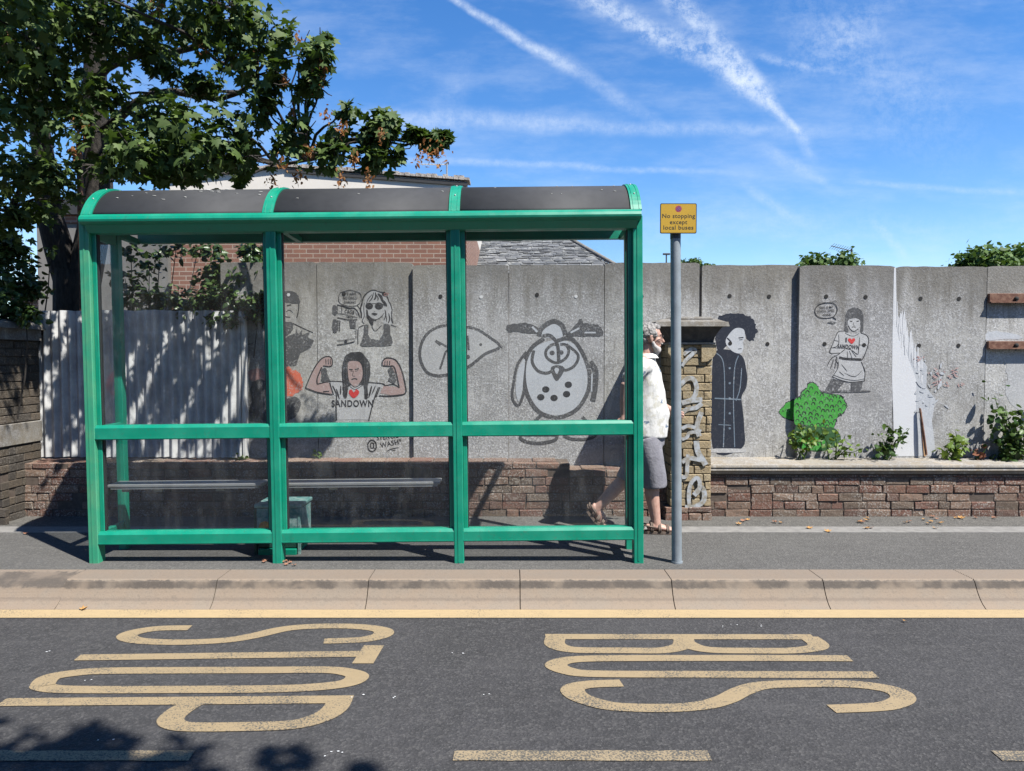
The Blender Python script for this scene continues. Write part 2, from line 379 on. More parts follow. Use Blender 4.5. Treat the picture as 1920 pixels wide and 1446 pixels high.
def kerb_mat():
    m, nt, b = new_mat('kerb_concrete'); g = nt.node('ShaderNodeNewGeometry'); p = g.outputs['Position']
    s = nt.node('ShaderNodeSeparateXYZ'); nt.l.new(p, s.inputs[0])
    cr = nt.node('ShaderNodeValToRGB'); nt.l.new(g.outputs['Random Per Island'], cr.inputs[0])
    cr.color_ramp.elements[0].color = c4((.225,.168,.122)); cr.color_ramp.elements[1].color = c4((.265,.205,.15))
    n = nt.noise(nt.scale(p, (1, 1, 1)), 30, 5, .7); f = nt.noise(p, 90, 3, .7); n4 = nt.noise(p, 5, 4, .6)
    c = nt.mix(nt.ss(n4, .38, .66, 0, .5), cr.outputs[0], c4((.235,.20,.16)))
    tr_ = nt.ss(s.outputs[1], KT+.004, KT+.016)
    c = nt.mix(nt.math('MULTIPLY', tr_, .45), c, c4((.16,.125,.10)))
    c = nt.mix(nt.ss(nt.noise(p, 26, 5, .7), .55, .7, 0, .5), c, c4((.17,.14,.11)))
    z = nt.math('MULTIPLY_ADD', nt.math('SUBTRACT', n, .5), .030, s.outputs[2])
    band = nt.math('MULTIPLY', nt.ss(z, -.060, -.044), nt.ss(z, -.010, -.004, 1, 0))
    c = nt.mix(nt.math('MULTIPLY', nt.math('MULTIPLY', band, .9), nt.ss(nt.noise(p, 4.5, 3, .6), .35, .55, .3, 1)), c, c4((.07,.058,.048)))          # tyre rub below the nose
    band2 = nt.math('MULTIPLY', nt.ss(z, -.125, -.112), nt.ss(z, -.108, -.095, 1, 0))
    c = nt.mix(nt.math('MULTIPLY', band2, .45), c, c4((.13,.10,.08)))
    c = nt.mix(nt.ss(f, .52, .68, 0, .45), c, c4((.16,.13,.105)))
    nt.set(b.inputs['Base Color'], c); b.inputs['Roughness'].default_value = .88; bump(nt, b, nt.math('ADD', f, n), .4, .004); return m
M['kerb'] = kerb_mat()
def linepaint(name, col, wear):
    m, nt, b = new_mat(name); p = wpos(nt)
    n1 = nt.noise(p, 110, 3, .7); n2 = nt.noise(p, 3.5, 4, .6); n3 = nt.noise(nt.scale(p,(1,3,1)), 12, 4, .6)
    k = nt.math('ADD', n1, nt.math('MULTIPLY', nt.math('SUBTRACT', n2, .5), .5))
    f = nt.ss(k, .56-wear, .66-wear)
    c = nt.mix(nt.ss(n3, .3, .7, 0, .35), c4(col), c4([x*.72 for x in col]))
    c = nt.mix(f, c, c4((.075,.07,.06)))
    nt.set(b.inputs['Base Color'], c); b.inputs['Roughness'].default_value = .75; bump(nt, b, n1, .4, .003); return m
M['mark'] = linepaint('worn_yellow_marking', (.32,.24,.135), .03)
M['mark2'] = linepaint('thin_yellow_marking', (.31,.24,.145), .11)
M['kline'] = linepaint('kerbside_yellow_line', (.44,.325,.175), -.05)

# ---------------------------------------------------------------- the setting
def plate(name, x0, x1, y0, y1, z, mat, parent=None, kind='structure', dz=None):
    b = MB()
    if dz: b.box(x0, x1, y0, y1, z-dz, z)
    else: b.add([(x0,y0,z),(x1,y0,z),(x1,y1,z),(x0,y1,z)], [(0,1,2,3)])
    return b.build(name, mat, parent, kind=kind)
RZ = -0.16
plate('ground', -400, 400, -400, 400, -0.30, M['ground'])
road = plate('road', -60, 60, -3.4, 4.70, RZ, M['road'], dz=.1)
plate('far_pavement', -60, 60, -6.5, -3.4, -.03, M['pave'], dz=.2)
KI = G(960, 1068, 0.0).y         # kerb back
EDG0, EDG1 = G(1500, 999, 0).y, G(1500, 988, 0).y
WALLY = 6.50
plate('pavement', -60, 60, KI+.001, EDG0, 0.0, M['pave'], dz=.22)
plate('edging_strip', -60, 60, EDG0+.001, EDG1-.001, 0.003, M['edge'], dz=.2)
plate('wall_foot_strip', -60, 60, EDG1, WALLY+.4, -0.001, M['pave2'], dz=.2)
# kerb stones: concave face, ribbed top
kp = thing('kerb', (0, 0, 0), None, None); kp['kind'] = 'structure'
jx = [G(x, 1100, -.05).x for x in (125, 408, 694, 977, 1258, 1540, 1825)]
step = (jx[-1]-jx[0])/6
js = [jx[0]+step*i for i in range(-9, 16)]
def kerb_profile(drop):
    n = 7; pr = [(KB, RZ-.05), (KB, RZ+.004)]
    H = -RZ-drop
    for i in range(n+1):
        a = i/n*math.pi/2                       # concave sweep up to the nose
        u = i/n; pr.append((KB+.010+(KT-KB-.022)*(.30*(1-(1-u)**3)+.70*u), RZ+.010+(H-.024)*u**1.15))
    pr += [(KT-.004, -drop-.008), (KT+.006, -drop)]
    y = KT+.012
    while y < KI-.012 and drop < .03:
        pr += [(y, -drop), (y+.003, -drop-.003), (y+.008, -drop-.003), (y+.011, -drop)]; y += .017
    pr += [(KI, 0 if drop else -drop), (KI, RZ-.05)]
    return pr
for i in range(len(js)-1):
    x0, x1 = js[i]+.003, js[i+1]-.003
    b = MB()
    if x1 < jx[0]:
        k = (jx[0]-x0)/step; d0 = .022*min(k, 4); d1 = .022*min(max(k-1, 0), 4)
        p0 = kerb_profile(.0301+d0*1.0); p1 = kerb_profile(.0301+d1-.0) if d1 > 0 else kerb_profile(.0301)
        q0 = [(x0, y, z + (0.03 if z > -.15 and y < KI-1e-4 and d1 == 0 and False else 0)) for y, z in p0]; q1 = [(x1, y, z) for y, z in p1]
        n = len(q0)
        b.add(q0+q1, [(j, (j+1) % n, n+(j+1) % n, n+j) for j in range(n)]+[tuple(reversed(range(n))), tuple(range(n, 2*n))])
    else:
        b.prism(kerb_profile(0.0), 'x', x0, x1)
    b.build('kerb_stone', M['kerb'], kp)
b = MB(); b.box(-60, 60, KB+.085, KI-.001, RZ-.06, -.1205); b.build('kerb_bed', M['mortar'], kp)
# yellow lines and lettering
y0, y1 = G(960, 1159.5, RZ).y, KB-.002
plate('kerb_line', -60, 60, y0, y1, RZ+.004, M['kline'], road, None)
def dash(pa, pb, yy0, yy1):
    a, c = G(pa, yy0, RZ), G(pb, yy1, RZ)
    b = MB(); n = 14; vs = []
    for i in range(n+1):
        x = a.x+(c.x-a.x)*i/n; vs += [(x+random.uniform(-.004,.004), a.y+random.uniform(-.003,.003), RZ+.004), (x+.0+random.uniform(-.004,.004), c.y+random.uniform(-.003,.003), RZ+.004)]
    b.add(vs, [(2*i, 2*i+2, 2*i+3, 2*i+1) for i in range(n)]); b.build('dashed_line', M['mark2'], road)
dash(-130, 352, 1409, 1428); dash(851, 1334, 1409, 1428); dash(1858, 2350, 1409, 1428)
def road_strokes(name, strokes, label):
    b = MB(); AN = 1.55
    for si, (kind, pts) in enumerate(strokes):
        w = [G(x, y, RZ) for x, y in pts]; q = [(p.x, p.y*AN) for p in w]
        z = RZ+.003+.0002*si
        if kind == 'poly':
            b.add([(x, y/AN, z) for x, y in q], [tuple(range(len(q)))]); continue
        cl = kind.startswith('c')
        cur = smooth_curve([(x, y, 0) for x, y in q], 8, cl) if kind[-1] != 'l' else [Vector((x, y, 0)) for x, y in q]
        vs, fs = ribbon2d(cur, .118, cl)
        b.add([(v.x, v.y/AN, z) for v in vs], fs)
    o = b.build(name, M['mark'], road, label=label); return o
L = lambda pts: [(x/2, 1040+y/2) for x, y in pts]
Rr = lambda pts: [(960+x/2, 1040+y/2) for x, y in pts]
road_strokes('road_lettering', [
 ('s', L([(712,276),(620,277),(560,282),(500,294),(476,308),(500,321),(570,328),(700,330),(850,322),(950,306),(1050,283),(1130,273),(1250,269),(1350,272),(1420,281),(1440,293),(1420,308),(1350,321),(1215,326)])),
 ('poly', L([(1365,342),(1440,342),(1400,410),(1320,410)])), ('sl', L([(290,388),(1345,374)])),
 ('c', L([(160,490),(190,462),(280,446),(400,438),(700,436),(1000,435),(1220,434),(1310,444),(1340,460),(1300,484),(1180,499),(1000,506),(700,508),(400,509),(230,507),(170,500)])),
 ('sl', L([(5,556),(1322,545)])),
 ('s', L([(1275,548),(1250,585),(1190,618),(1090,641),(900,648),(720,649),(655,640),(640,620),(670,590),(720,560)]))],
 'worn yellow word STOP painted on the asphalt')
road_strokes('road_lettering', [
 ('sl', Rr([(125,309),(1130,310)])),
 ('s', Rr([(165,309),(160,335),(190,352),(260,360),(420,361),(560,361),(630,347),(645,330),(640,310)])),
 ('s', Rr([(645,330),(690,350),(760,360),(900,362),(1040,362),(1130,353),(1148,338),(1110,310)])),
 ('s', Rr([(1268,391),(1000,390),(700,390),(350,391),(215,397),(165,415),(205,437),(310,449),(700,451),(1000,452),(1365,453)])),
 ('s', Rr([(411,484),(300,488),(240,498),(228,515),(260,540),(350,567),(450,576),(600,577),(720,567),(800,545),(860,515),(930,494),(1050,487),(1250,487),(1380,500),(1450,520),(1465,545),(1420,566),(1350,575),(1198,581)]))],
 'worn yellow word BUS painted on the asphalt')
# repair joint, drain mark and a few pale spatters
b = MB()
for (x, y) in [(675,1307),(725,1309),(905,1306),(855,1228),(648,1415),(612,1416),(205,1385),(1425,1173),(1345,1177),(1370,1173),(172,1275),(82,1222)]:
    c = G(x, y, RZ); n = 9
    for q in range(2):
        cx, cy, r = c.x+random.uniform(-.04,.04), c.y+random.uniform(-.02,.02), random.uniform(.003,.006)
        b.add([(cx+r*random.uniform(.6,1.5)*math.cos(6.283*i/n), cy+r*random.uniform(.5,1.2)*math.sin(6.283*i/n), RZ+.0045) for i in range(n)], [tuple(range(n))])
b.build('paint_spatter', M['white'], road)
# ---------------------------------------------------------------- brick courses
def courses(b, x0, x1, z0, z1, yf, depth=.10, ch=.0745, bl=.218, skip=0.02, face='y', jit=.0035, mi=0):
    z = z0; r = 0
    while z < z1-.02:
        zt = min(z+ch, z1); off = -(bl/2 if r % 2 else 0)-random.uniform(0, .03); x = x0+off
        while x < x1:
            l = bl*random.choice([1, 1, 1, 1, .5, .55, .9]); a, c = max(x, x0), min(x+l-.008, x1); x += l
            if c-a < .03: continue
            o = random.uniform(-.004, .004)
            if random.random() < skip: o = .045
            if random.random() < .05: o += .008
            zz0, zz1 = z+.003+random.uniform(-.002,.002), zt-.004+random.uniform(-.002,.002)
            if face == 'y': b.box(a, c, yf+o, yf+depth, zz0, zz1, mi, .005, jit)
            elif face == 'x-': b.box(yf+o, yf+depth, a, c, zz0, zz1, mi, .005, jit)
            else: b.box(yf-depth, yf-o, a, c, zz0, zz1, mi, .005, jit)
        z = zt; r += 1
PANY = 6.87                                    # face of the concrete panels
WZ = P(1600, 857, PANY).z                      # shelf the panels stand on
XL, XM = P(60, 900, WALLY).x, P(1068, 900, WALLY).x
PX0, PX1 = P(1258, 800, 6.37).x, P(1334, 800, 6.37).x
# low brick wall, left of the pier
bw = thing('low_brick_wall', (-2, WALLY, 0), 'low weathered red brick wall behind the bus shelter, left of the yellow brick pier', 'wall')
ZTL = WZ-.005
b = MB(); courses(b, -7.0, XM, -.01, ZTL, WALLY, skip=.012); courses(b, XM+.004, PX0+.1, -.01, ZTL-.07, WALLY, skip=.02)
b.build('brickwork', M['brick'], bw)
b = MB(); b.box(-7.0, XM, WALLY+.007, PANY+.15, -.1, ZTL-.008); b.box(XM+.003, PX0+.1, WALLY+.007, PANY+.15, -.1, ZTL-.078); b.build('wall_core', M['mortar'], bw)
# top course laid as a ledge (bed seen from above)
b = MB(); x = -7.0
while x < PX0:
    l = .232; dz = 0 if x+l < XM+.1 else -.07
    if x < PX0-.05: b.box(x, min(x+l-.008, PX0+.08), WALLY+.115, PANY-.03, ZTL-.03+dz, ZTL+.002+dz+random.uniform(-.004,.004), 0, .005, .003)
    x += l
b.build('ledge', M['brick'], bw)
# right: brick wall with stone coping
bw2 = thing('coped_brick_wall', (3.5, WALLY, 0), 'low red brick wall with a stone coping, right of the yellow brick pier', 'wall')
b = MB(); ZB = .385; courses(b, PX1-.02, 9.0, -.01, ZB, WALLY, skip=.010); b.build('brickwork', M['brick'], bw2)
b = MB(); b.box(PX1-.1, 9.0, WALLY+.007, PANY+.15, -.1, ZB+.01); b.build('wall_core', M['mortar'], bw2)
CF = WALLY-.048
x = PX1-.02; k = 0
while x < 9:
    l = 1.25 if k else .9; b = MB()
    ct = P(1500, 873, CF).z
    pr = [(CF+.012, ct-.030), (CF, ct-.018), (CF+.004, ct), (CF+.02, ct+.006), (PANY+.02, WZ), (PANY+.02, ZB+.011), (WALLY-.01, ZB+.011), (WALLY-.02, ZB+.028), (WALLY-.045, ct-.045)]
    b.prism(pr, 'x', x, x+l-.002); b.build('coping', M['cope'], bw2); x += l; k += 1
# yellow brick pier with stone cap
pier = thing('brick_pier', ((PX0+PX1)/2, 6.37, 0), 'square yellow brick gate pier with a moulded stone cap and white graffiti', 'pier')
PF = 6.37; zc = P(1300, 643, PF).z-.016; zb = P(1300, 950, PF).z
b = MB(); courses(b, PX0, PX1, zb, zc, PF, face='y', jit=.002, skip=0, depth=.09); courses(b, PF+.1, PANY+.1, zb, zc, PX0, .09, face='x-', jit=.002, skip=0); courses(b, PF+.1, PANY+.1, zb, zc, PX1, .09, face='x+', jit=.002, skip=0)
b.build('brickwork', M['ybrick'], pier)
b = MB(); b.box(PX0+.012, PX1-.012, PF+.012, PANY+.1, -.1, zc); b.build('pier_core', M['ymortar'], pier)
b = MB(); courses(b, PX0-.045, PX1+.0, -.01, zb, PF-.03, depth=.2, jit=.003, skip=0); courses(b, PF+.17, PANY+.05, -.01, zb, PX0-.045, .05, face='x-', skip=0); b.build('plinth', M['brick'], pier)
M['cap_shade'] = simple('cap_shade_stone', (.055,.05,.046), .95, vs=20, col2=(.10,.09,.08), bmp=.4)  # near-black tone puts the shade under the cap slab into the moulding colour
zcap = P(1300, 597, 6.28).z; zu = P(1300, 612, 6.28).z; zn = P(1300, 643, PF).z
def ring_block(b, x0, x1, y0, y1, z0, z1, tx=0, ty=0, ch=.004):
    vs = [(x0+tx, y0+ty, z1), (x1-tx, y0+ty, z1), (x1-tx, y1, z1), (x0+tx, y1, z1), (x0, y0, z0), (x1, y0, z0), (x1, y1, z0), (x0, y1, z0)]
    b.add(vs, [(0,1,2,3), (7,6,5,4), (4,5,1,0), (5,6,2,1), (6,7,3,2), (7,4,0,3)])
cap = MB()
ring_block(cap, PX0-.17, PX1+.125, 6.27, PANY-.01, zu, zcap-.03, .01, .01)
ring_block(cap, PX0-.15, PX1+.10, 6.29, PANY-.01, zcap-.03, zcap, .07, .07)
ring_block(cap, PX0-.02, PX1+.0, 6.34, PANY-.01, zcap, zcap+.02, .02, .02)
cap.build('cap', M['cope_dark'], pier)
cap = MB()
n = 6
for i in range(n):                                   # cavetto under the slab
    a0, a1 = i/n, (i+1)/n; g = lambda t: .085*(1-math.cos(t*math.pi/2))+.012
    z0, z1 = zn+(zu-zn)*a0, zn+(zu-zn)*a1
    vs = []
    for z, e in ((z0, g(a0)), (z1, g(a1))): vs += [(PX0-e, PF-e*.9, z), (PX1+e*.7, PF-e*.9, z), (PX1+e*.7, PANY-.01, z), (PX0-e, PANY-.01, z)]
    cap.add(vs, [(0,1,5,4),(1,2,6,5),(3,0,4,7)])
cap.build('moulding', M['cap_shade'], pier)
b = MB(); ring_block(b, PX0-.03, PX1+.02, PF-.03, PANY-.012, zn-.014, zn+.003); b.build('string_band', M['cope'], pier)
for s_ in (0, 1):                                   # the two corner corbels under the band
    x0, x1 = ((PX0-.035, PX0+.10) if s_ == 0 else (PX1-.10, PX1+.03)); zt = zn-.016
    pts = [(x0, zt), (x1, zt)] if False else None
    a = (x0, x1) if s_ == 0 else (x1, x0)
    pr = [(a[0], zt), (a[0], zt-.075), (a[0]+(a[1]-a[0])*.25, zt-.12), (a[0]+(a[1]-a[0])*.6, zt-.15), (a[1], zt-.155), (a[1], zt)]
    b = MB(); b.prism(pr, 'y', PF-.022, PF+.1); b.build('corbel', M['ybrick'], pier)
Z7 = lambda pts: [P(1220+x/3.53, 580+y/3.53, PF) for x, y in pts]
b = MB()
for i, (w, pts) in enumerate([(.035, [(205,375),(225,345),(270,300),(293,275),(280,265),(250,272),(215,300)]), (.04, [(195,500),(240,460),(280,462),(302,510),(295,560),(268,600)]),
   (.045, [(205,620),(260,605),(340,597)]), (.04, [(200,695),(240,660),(300,650),(338,622)]), (.045, [(335,680),(312,740),(305,790),(320,840)]), (.032, [(205,790),(250,770),(300,790),(330,810)]),
   (.03, [(205,860),(240,845),(250,820),(285,812),(320,818)]), (.05, [(300,870),(310,940),(345,1000),(362,1030)]), (.04, [(205,1010),(250,985),(300,990),(340,1000)]), (.035, [(245,960),(240,1040),(235,1100),(205,1110)]),
   (.036, [(255,1300),(250,1220),(265,1150),(300,1115),(322,1140),(315,1200),(285,1230)]), (.045, [(285,1230),(330,1180),(352,1210),(345,1270),(290,1305),(225,1310)])]):
    w3 = smooth_curve(Z7(pts), 6); vs, fs = ribbon2d([(p.x, p.z) for p in w3], w)
    b.add([(v.x, PF-.0095-.0004*i, v.y) for v in vs], fs)
M['graf'] = simple('white_graffiti_paint', (.48,.51,.54), .8, vs=24, col2=(.30,.27,.21), bmp=.3)
b.build('graffiti', M['graf'], pier)
# far-left pier, dark under the tree
fx = P(44, 900, 6.48).x; fp = thing('brick_pier', (fx-.3, 6.2, 0), 'dark brick gate pier with a pale stone band at the far left', 'pier')
zt = P(30, 636, 6.2).z; zm0, zm1 = P(30, 840, 6.2).z, P(30, 797, 6.2).z
M['dbrick'] = brick_mat('dark_brick', [(.085,.07,.055),(.105,.085,.062),(.07,.06,.05),(.12,.095,.07)], (.08,.07,.06), .25)  # dark brown brick tones for the far-left pier
b = MB()
for a, c in ((-.01, zm0), (zm1, zt)):
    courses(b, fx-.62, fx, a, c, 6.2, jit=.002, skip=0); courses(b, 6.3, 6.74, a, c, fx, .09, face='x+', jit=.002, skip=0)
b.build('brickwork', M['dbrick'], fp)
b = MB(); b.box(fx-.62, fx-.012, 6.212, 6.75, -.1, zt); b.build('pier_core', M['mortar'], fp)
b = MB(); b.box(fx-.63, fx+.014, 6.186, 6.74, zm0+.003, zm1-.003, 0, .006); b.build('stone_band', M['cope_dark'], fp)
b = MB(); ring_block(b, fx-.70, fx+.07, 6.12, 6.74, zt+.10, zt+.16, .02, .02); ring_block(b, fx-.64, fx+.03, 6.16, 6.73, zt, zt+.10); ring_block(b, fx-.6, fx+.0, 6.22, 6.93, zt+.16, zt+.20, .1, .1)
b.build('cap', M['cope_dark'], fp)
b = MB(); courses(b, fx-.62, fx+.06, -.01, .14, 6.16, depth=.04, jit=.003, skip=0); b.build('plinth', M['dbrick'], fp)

# ---------------------------------------------------------------- concrete panel wall
cw = thing('concrete_panel_wall', (1.2, PANY, WZ), 'tall wall of weathered grey concrete panels with painted stencils', 'wall')
joints = [415, 595, 774, 954, 1133, 1313, 1497, 1676, 1848, 2020, 2192, 2364]
setb = [0, 0, -.040, -.040, -.036, 0, -.048, -.048, -.044, -.04, -.04]
topy = [492, 492, 497, 497, 493, 497, 498, 500, 499, 499, 499]
PAN = []
def rough_panel(x0, x1, y, z0, z1, mat):
    b = MB(); n = 22; top = []
    for i in range(n+1):
        x = x0+(x1-x0)*i/n; d = noise.noise(Vector((x*9, 3.1, z1)))*.006
        if i in (0, n): d -= .010
        top.append((x, z1+d))
    pr = [(x1, z0), (x0, z0)]+top
    m = len(pr); b.prism(pr, 'y', y, y+.13)
    return b.build('panel', mat, cw)
for i in range(len(joints)-1):
    y = PANY+setb[i]; gl = .003 if i != 5 else .012
    x0, x1 = P(joints[i], 650, y).x+gl, P(joints[i+1], 650, y).x-(.003 if i != 4 else .014)
    z1 = P(joints[i]+90, topy[i], y).z
    pn = rough_panel(x0, x1, y, WZ-.09 if i < 5 else WZ-.012, z1, M['conc2'] if i in (2, 3, 6) else M['conc']); PAN.append((pn, y))
def panel_at(px):
    for i in range(len(joints)-1):
        if joints[i] <= px < joints[i+1]: return PAN[i]
# bolt holes; white discs painted for bright sky seen through
def disc(b, c, r, y, n=14, mi=0): b.add([(c.x+r*math.cos(6.2832*i/n), y, c.z+r*math.sin(6.2832*i/n)) for i in range(n)], [tuple(range(n))], mi)
for (x, y, w) in [(1368,555,0),(1442,556,0),(1369,644,0),(1439,645,0),(1549,556,0),(1623,557,0),(1546,645,0),(1620,647,0),(1726,560,0),(1798,560,0),(1723,648,0),(1797,648,0),(902,557,1),(1080,556,1),(1007,553,0),(826,556,0),(720,551,0),(645,551,0),(1203,556,0),(1265,556,0),(541,553,1)]:
    pn, py = panel_at(x); c = P(x, y, py)
    b = MB(); b.tube([(c.x, py-.0012, c.z), (c.x, py-.0035, c.z)], .019 if not w else .016, 14); b.build('sky_hole' if w else 'bolt_hole', M['sky_white'] if w else M['hole'], pn)
# rusty brackets at the far right
pn, py = panel_at(1900)
for (ya, yb) in ((551, 568), (640, 654)):
    z1, z0 = P(1870, ya, py).z, P(1870, yb, py).z; x0 = P(1850, 600, py).x
    b = MB(); b.box(x0, x0+1.1, py-.035, py-.001, z0, z1, 0, .003); b.box(x0, x0+1.1, py-.06, py-.0355, z0-.004, z0+.008, 0)
    o = b.build('steel_channel', M['rust'], cw)
    b = MB(); c = P(1904, (ya+yb)/2+1, py-.03); b.ball((c.x, py-.044, c.z), (.022,.016,.022), 10); b.tube([(c.x, py-.05, c.z), (c.x-.01, py-.052, c.z-.05)], .007, 6); b.build('bolt', M['hole'], o)
# leaning rusty strip on the white patch
a, c = P(1725, 766, PANY-.075), P(1737, 853, PANY-.10)
b = MB(); b.tube([a, (a+c)/2, c], [(.010,.010), (.017,.010), (.013,.010)], 8); b.build('steel_strip', M['rust'], cw)

# garden wall going on past the far-left pier
gw = thing('garden_wall', (-9, 6.55, 0), 'plain brick garden wall running on beyond the far-left pier', 'wall')
b = MB(); courses(b, -13.0, fx-.66, -.01, 1.55, 6.5, skip=0); b.build('brickwork', M['brick'], gw)
b = MB(); b.box(-13.0, fx-.66, 6.507, 6.72, -.1, 1.55); b.build('wall_core', M['mortar'], gw)
b = MB(); b.box(-13.0, fx-.66, 6.46, 6.76, 1.553, 1.61, 0, .006); b.build('coping', M['cope_dark'], gw)
# ---------------------------------------------------------------- stencils and sprayed figures on the panels
class Mural:
    def __init__(s, ox, oy, sc, y): s.ox, s.oy, s.sc, s.y = ox, oy, sc, y-.0012; s.b = MB(); s.mats = []; s.k = 0
    def mi(s, m):
        if m not in s.mats: s.mats.append(m)
        return s.mats.index(m)
    def T(s, p): return P(s.ox+p[0]/s.sc, s.oy+p[1]/s.sc, s.y)
    def yy(s): s.k += 1; return s.y-.00005*s.k
    def line(s, pts, w, m='k', closed=False, taper=False, raw=False):
        q = [s.T(p) for p in pts]; cur = [Vector((p.x, p.z, 0)) for p in q]
        if not raw and len(cur) > 2: cur = smooth_curve(cur, 5, closed)
        elif len(cur) == 2: cur = [cur[0]+(cur[1]-cur[0])*i/6 for i in range(7)]
        mpp = (s.T((100, 0))-s.T((0, 0))).length/100
        vs, fs = ribbon2d(cur, w*mpp, closed, taper); y = s.yy()
        s.b.add([(v.x, y, v.y) for v in vs], fs, s.mi(m))
    def fill(s, pts, m='k', smooth=True, rag=0):
        q = [s.T(p) for p in pts]; cur = [Vector((p.x, p.z, 0)) for p in q]
        if smooth: cur = smooth_curve(cur, 5, True)
        if rag:
            mpp = (s.T((100, 0))-s.T((0, 0))).length/100
            cur = [c+Vector((random.uniform(-1, 1), random.uniform(-1, 1), 0))*rag*mpp for c in cur]
        y = s.yy(); s.b.add([(v.x, y, v.y) for v in cur], [tuple(t) for t in tessellate_polygon([cur])], s.mi(m))
    def ell(s, cx, cy, rx, ry, m='k', rot=0, n=20):
        cr, sr = math.cos(rot), math.sin(rot)
        s.fill([(cx+rx*math.cos(6.2832*i/n)*cr-ry*math.sin(6.2832*i/n)*sr, cy+rx*math.cos(6.2832*i/n)*sr+ry*math.sin(6.2832*i/n)*cr) for i in range(n)], m, False)
    def eline(s, cx, cy, rx, ry, w, m='k', n=24): s.line([(cx+rx*math.cos(6.2832*i/n), cy+ry*math.sin(6.2832*i/n)) for i in range(n)], w, m, True, raw=True)
    def text(s, t, cx, cy, h, m='k', rot=0, bold=.02, wf=1.0):
        vs, fs = text_mesh(t, bold); c = s.T((cx, cy)); mpp = (s.T((100, 0))-s.T((0, 0))).length/100; k = h*mpp/.72
        y = s.yy(); cr, sr = math.cos(rot), math.sin(rot)
        s.b.add([(c.x+(x*k*wf)*cr-(z*k)*sr, y, c.z+(x*k*wf)*sr+(z*k)*cr) for x, z in vs], fs, s.mi(m))
    def done(s, label, name='stencil_painting'):
        return s.b.build(name, [M[m] for m in s.mats], cw, label=label)

Y0 = PANY
# 1. woman in sunglasses with speech bubble
m = Mural(620, 530, 11.125, Y0)
m.fill([(700,380),(760,240),(860,180),(960,190),(1100,260),(1230,420),(1280,600),(1290,860),(1100,850),(1080,700),(740,700),(690,860),(640,600)], 'lgt')
m.fill([(790,560),(1080,540),(1080,660),(960,770),(850,740),(790,660)], 'lgt')
m.line([(650,480),(660,380),(700,280),(780,205),(860,165),(930,165),(1000,190),(1110,212)], 26); m.line([(1180,290),(1215,400),(1240,440),(1280,560),(1270,640),(1280,760),(1300,850)], 22)
m.line([(650,440),(620,560),(640,640),(640,740)], 30); m.line([(700,420),(690,560),(700,700),(660,800),(700,860)], 16)
m.line([(900,200),(860,330),(800,400)], 24, taper=True); m.line([(930,200),(940,300),(900,370)], 40, taper=True); m.line([(980,230),(1050,300),(1080,400)], 60, taper=True); m.line([(960,260),(990,330),(980,380)], 24, taper=True); m.line([(1050,350),(1120,420),(1170,500)], 60, taper=True)
m.line([(860,250),(770,370),(750,450)], 14); m.line([(820,290),(760,380)], 12)
m.ell(805, 490, 80, 72); m.ell(1005, 490, 88, 76); m.line([(860,440),(950,440)], 16); m.line([(1080,450),(1140,490)], 20)
m.line([(900,590),(930,610)], 8); m.fill([(850,650),(900,628),(940,636),(980,655),(920,690)], 'k'); m.line([(750,560),(770,660),(850,740),(950,770),(1060,710),(1110,640)], 14)
m.line([(755,560),(770,700),(810,780)], 46, taper=True); m.line([(1130,560),(1150,680),(1110,790)], 26, taper=True); m.line([(1210,640),(1230,760),(1200,850)], 26, taper=True); m.line([(1170,700),(1165,820)], 18, taper=True); m.line([(1260,740),(1290,850)], 20, taper=True)
m.fill([(830,740),(950,775),(940,800),(900,800),(880,900),(830,860),(800,800)]); m.line([(860,910),(930,1010),(1060,890)], 12)
m.fill([(700,890),(780,880),(790,960),(785,1080),(840,1170),(930,1190),(925,1320),(630,1320),(660,1180),(690,1040)], 'kg', rag=6); m.fill([(1110,870),(1230,880),(1240,1060),(1280,1180),(1260,1310),(935,1320),(940,1190),(1020,1190),(1110,1010)], 'kg', rag=6)
m.line([(690,890),(600,930),(570,1010),(570,1280)], 16); m.line([(530,960),(530,1160)], 10); m.line([(1260,880),(1370,920)], 14)
m.line([(200,210),(400,160),(600,215),(640,330),(600,440),(560,465),(620,560)], 12); m.line([(200,210),(165,320),(200,430),(380,490),(540,480),(560,465)], 12)
m.text("IT'S AINT", 405, 238, 62, bold=.012, wf=.74); m.text('NO DISCO', 405, 325, 58, bold=.012, wf=.72); m.text('DARLING', 405, 412, 52, bold=.012, wf=.80)
m.line([(140,460),(250,490),(390,530),(490,530),(560,600),(610,720)], 18); m.line([(140,460),(140,640)], 14); m.line([(140,640),(300,660),(560,730)], 12); m.line([(140,730),(400,775),(560,770)], 16); m.line([(225,500),(230,640)], 8); m.line([(300,520),(480,575),(560,690)], 9)
m.text('CBGB', 392, 612, 74, rot=-.18, bold=.015, wf=.75); m.text('OMFUG', 400, 722, 34, rot=-.16, bold=.03, wf=.8)
m.fill([(390,790),(530,790),(520,960),(410,950)], 'kg', False); m.fill([(45,480),(130,500),(130,650),(50,650)], 'kg', rag=8); m.fill([(50,790),(130,790),(130,1020),(50,1010)], 'kg', rag=8)
for i in range(5): m.line([(140,790+i*48),(195,800+i*48)], 14)
m.line([(140,790),(140,1010)], 8); m.line([(195,790),(195,1010)], 8)
m.line([(140,1210),(260,1200),(500,1165)], 10); m.line([(130,1300),(300,1275),(500,1230)], 18); m.ell(320, 1220, 34, 26, 'k')
m.line([(1120,225),(1200,225),(1180,260),(1120,270),(1120,225)], 12, 'redfade')
m.done('black stencil of a long-haired woman in sunglasses beside a speech bubble')
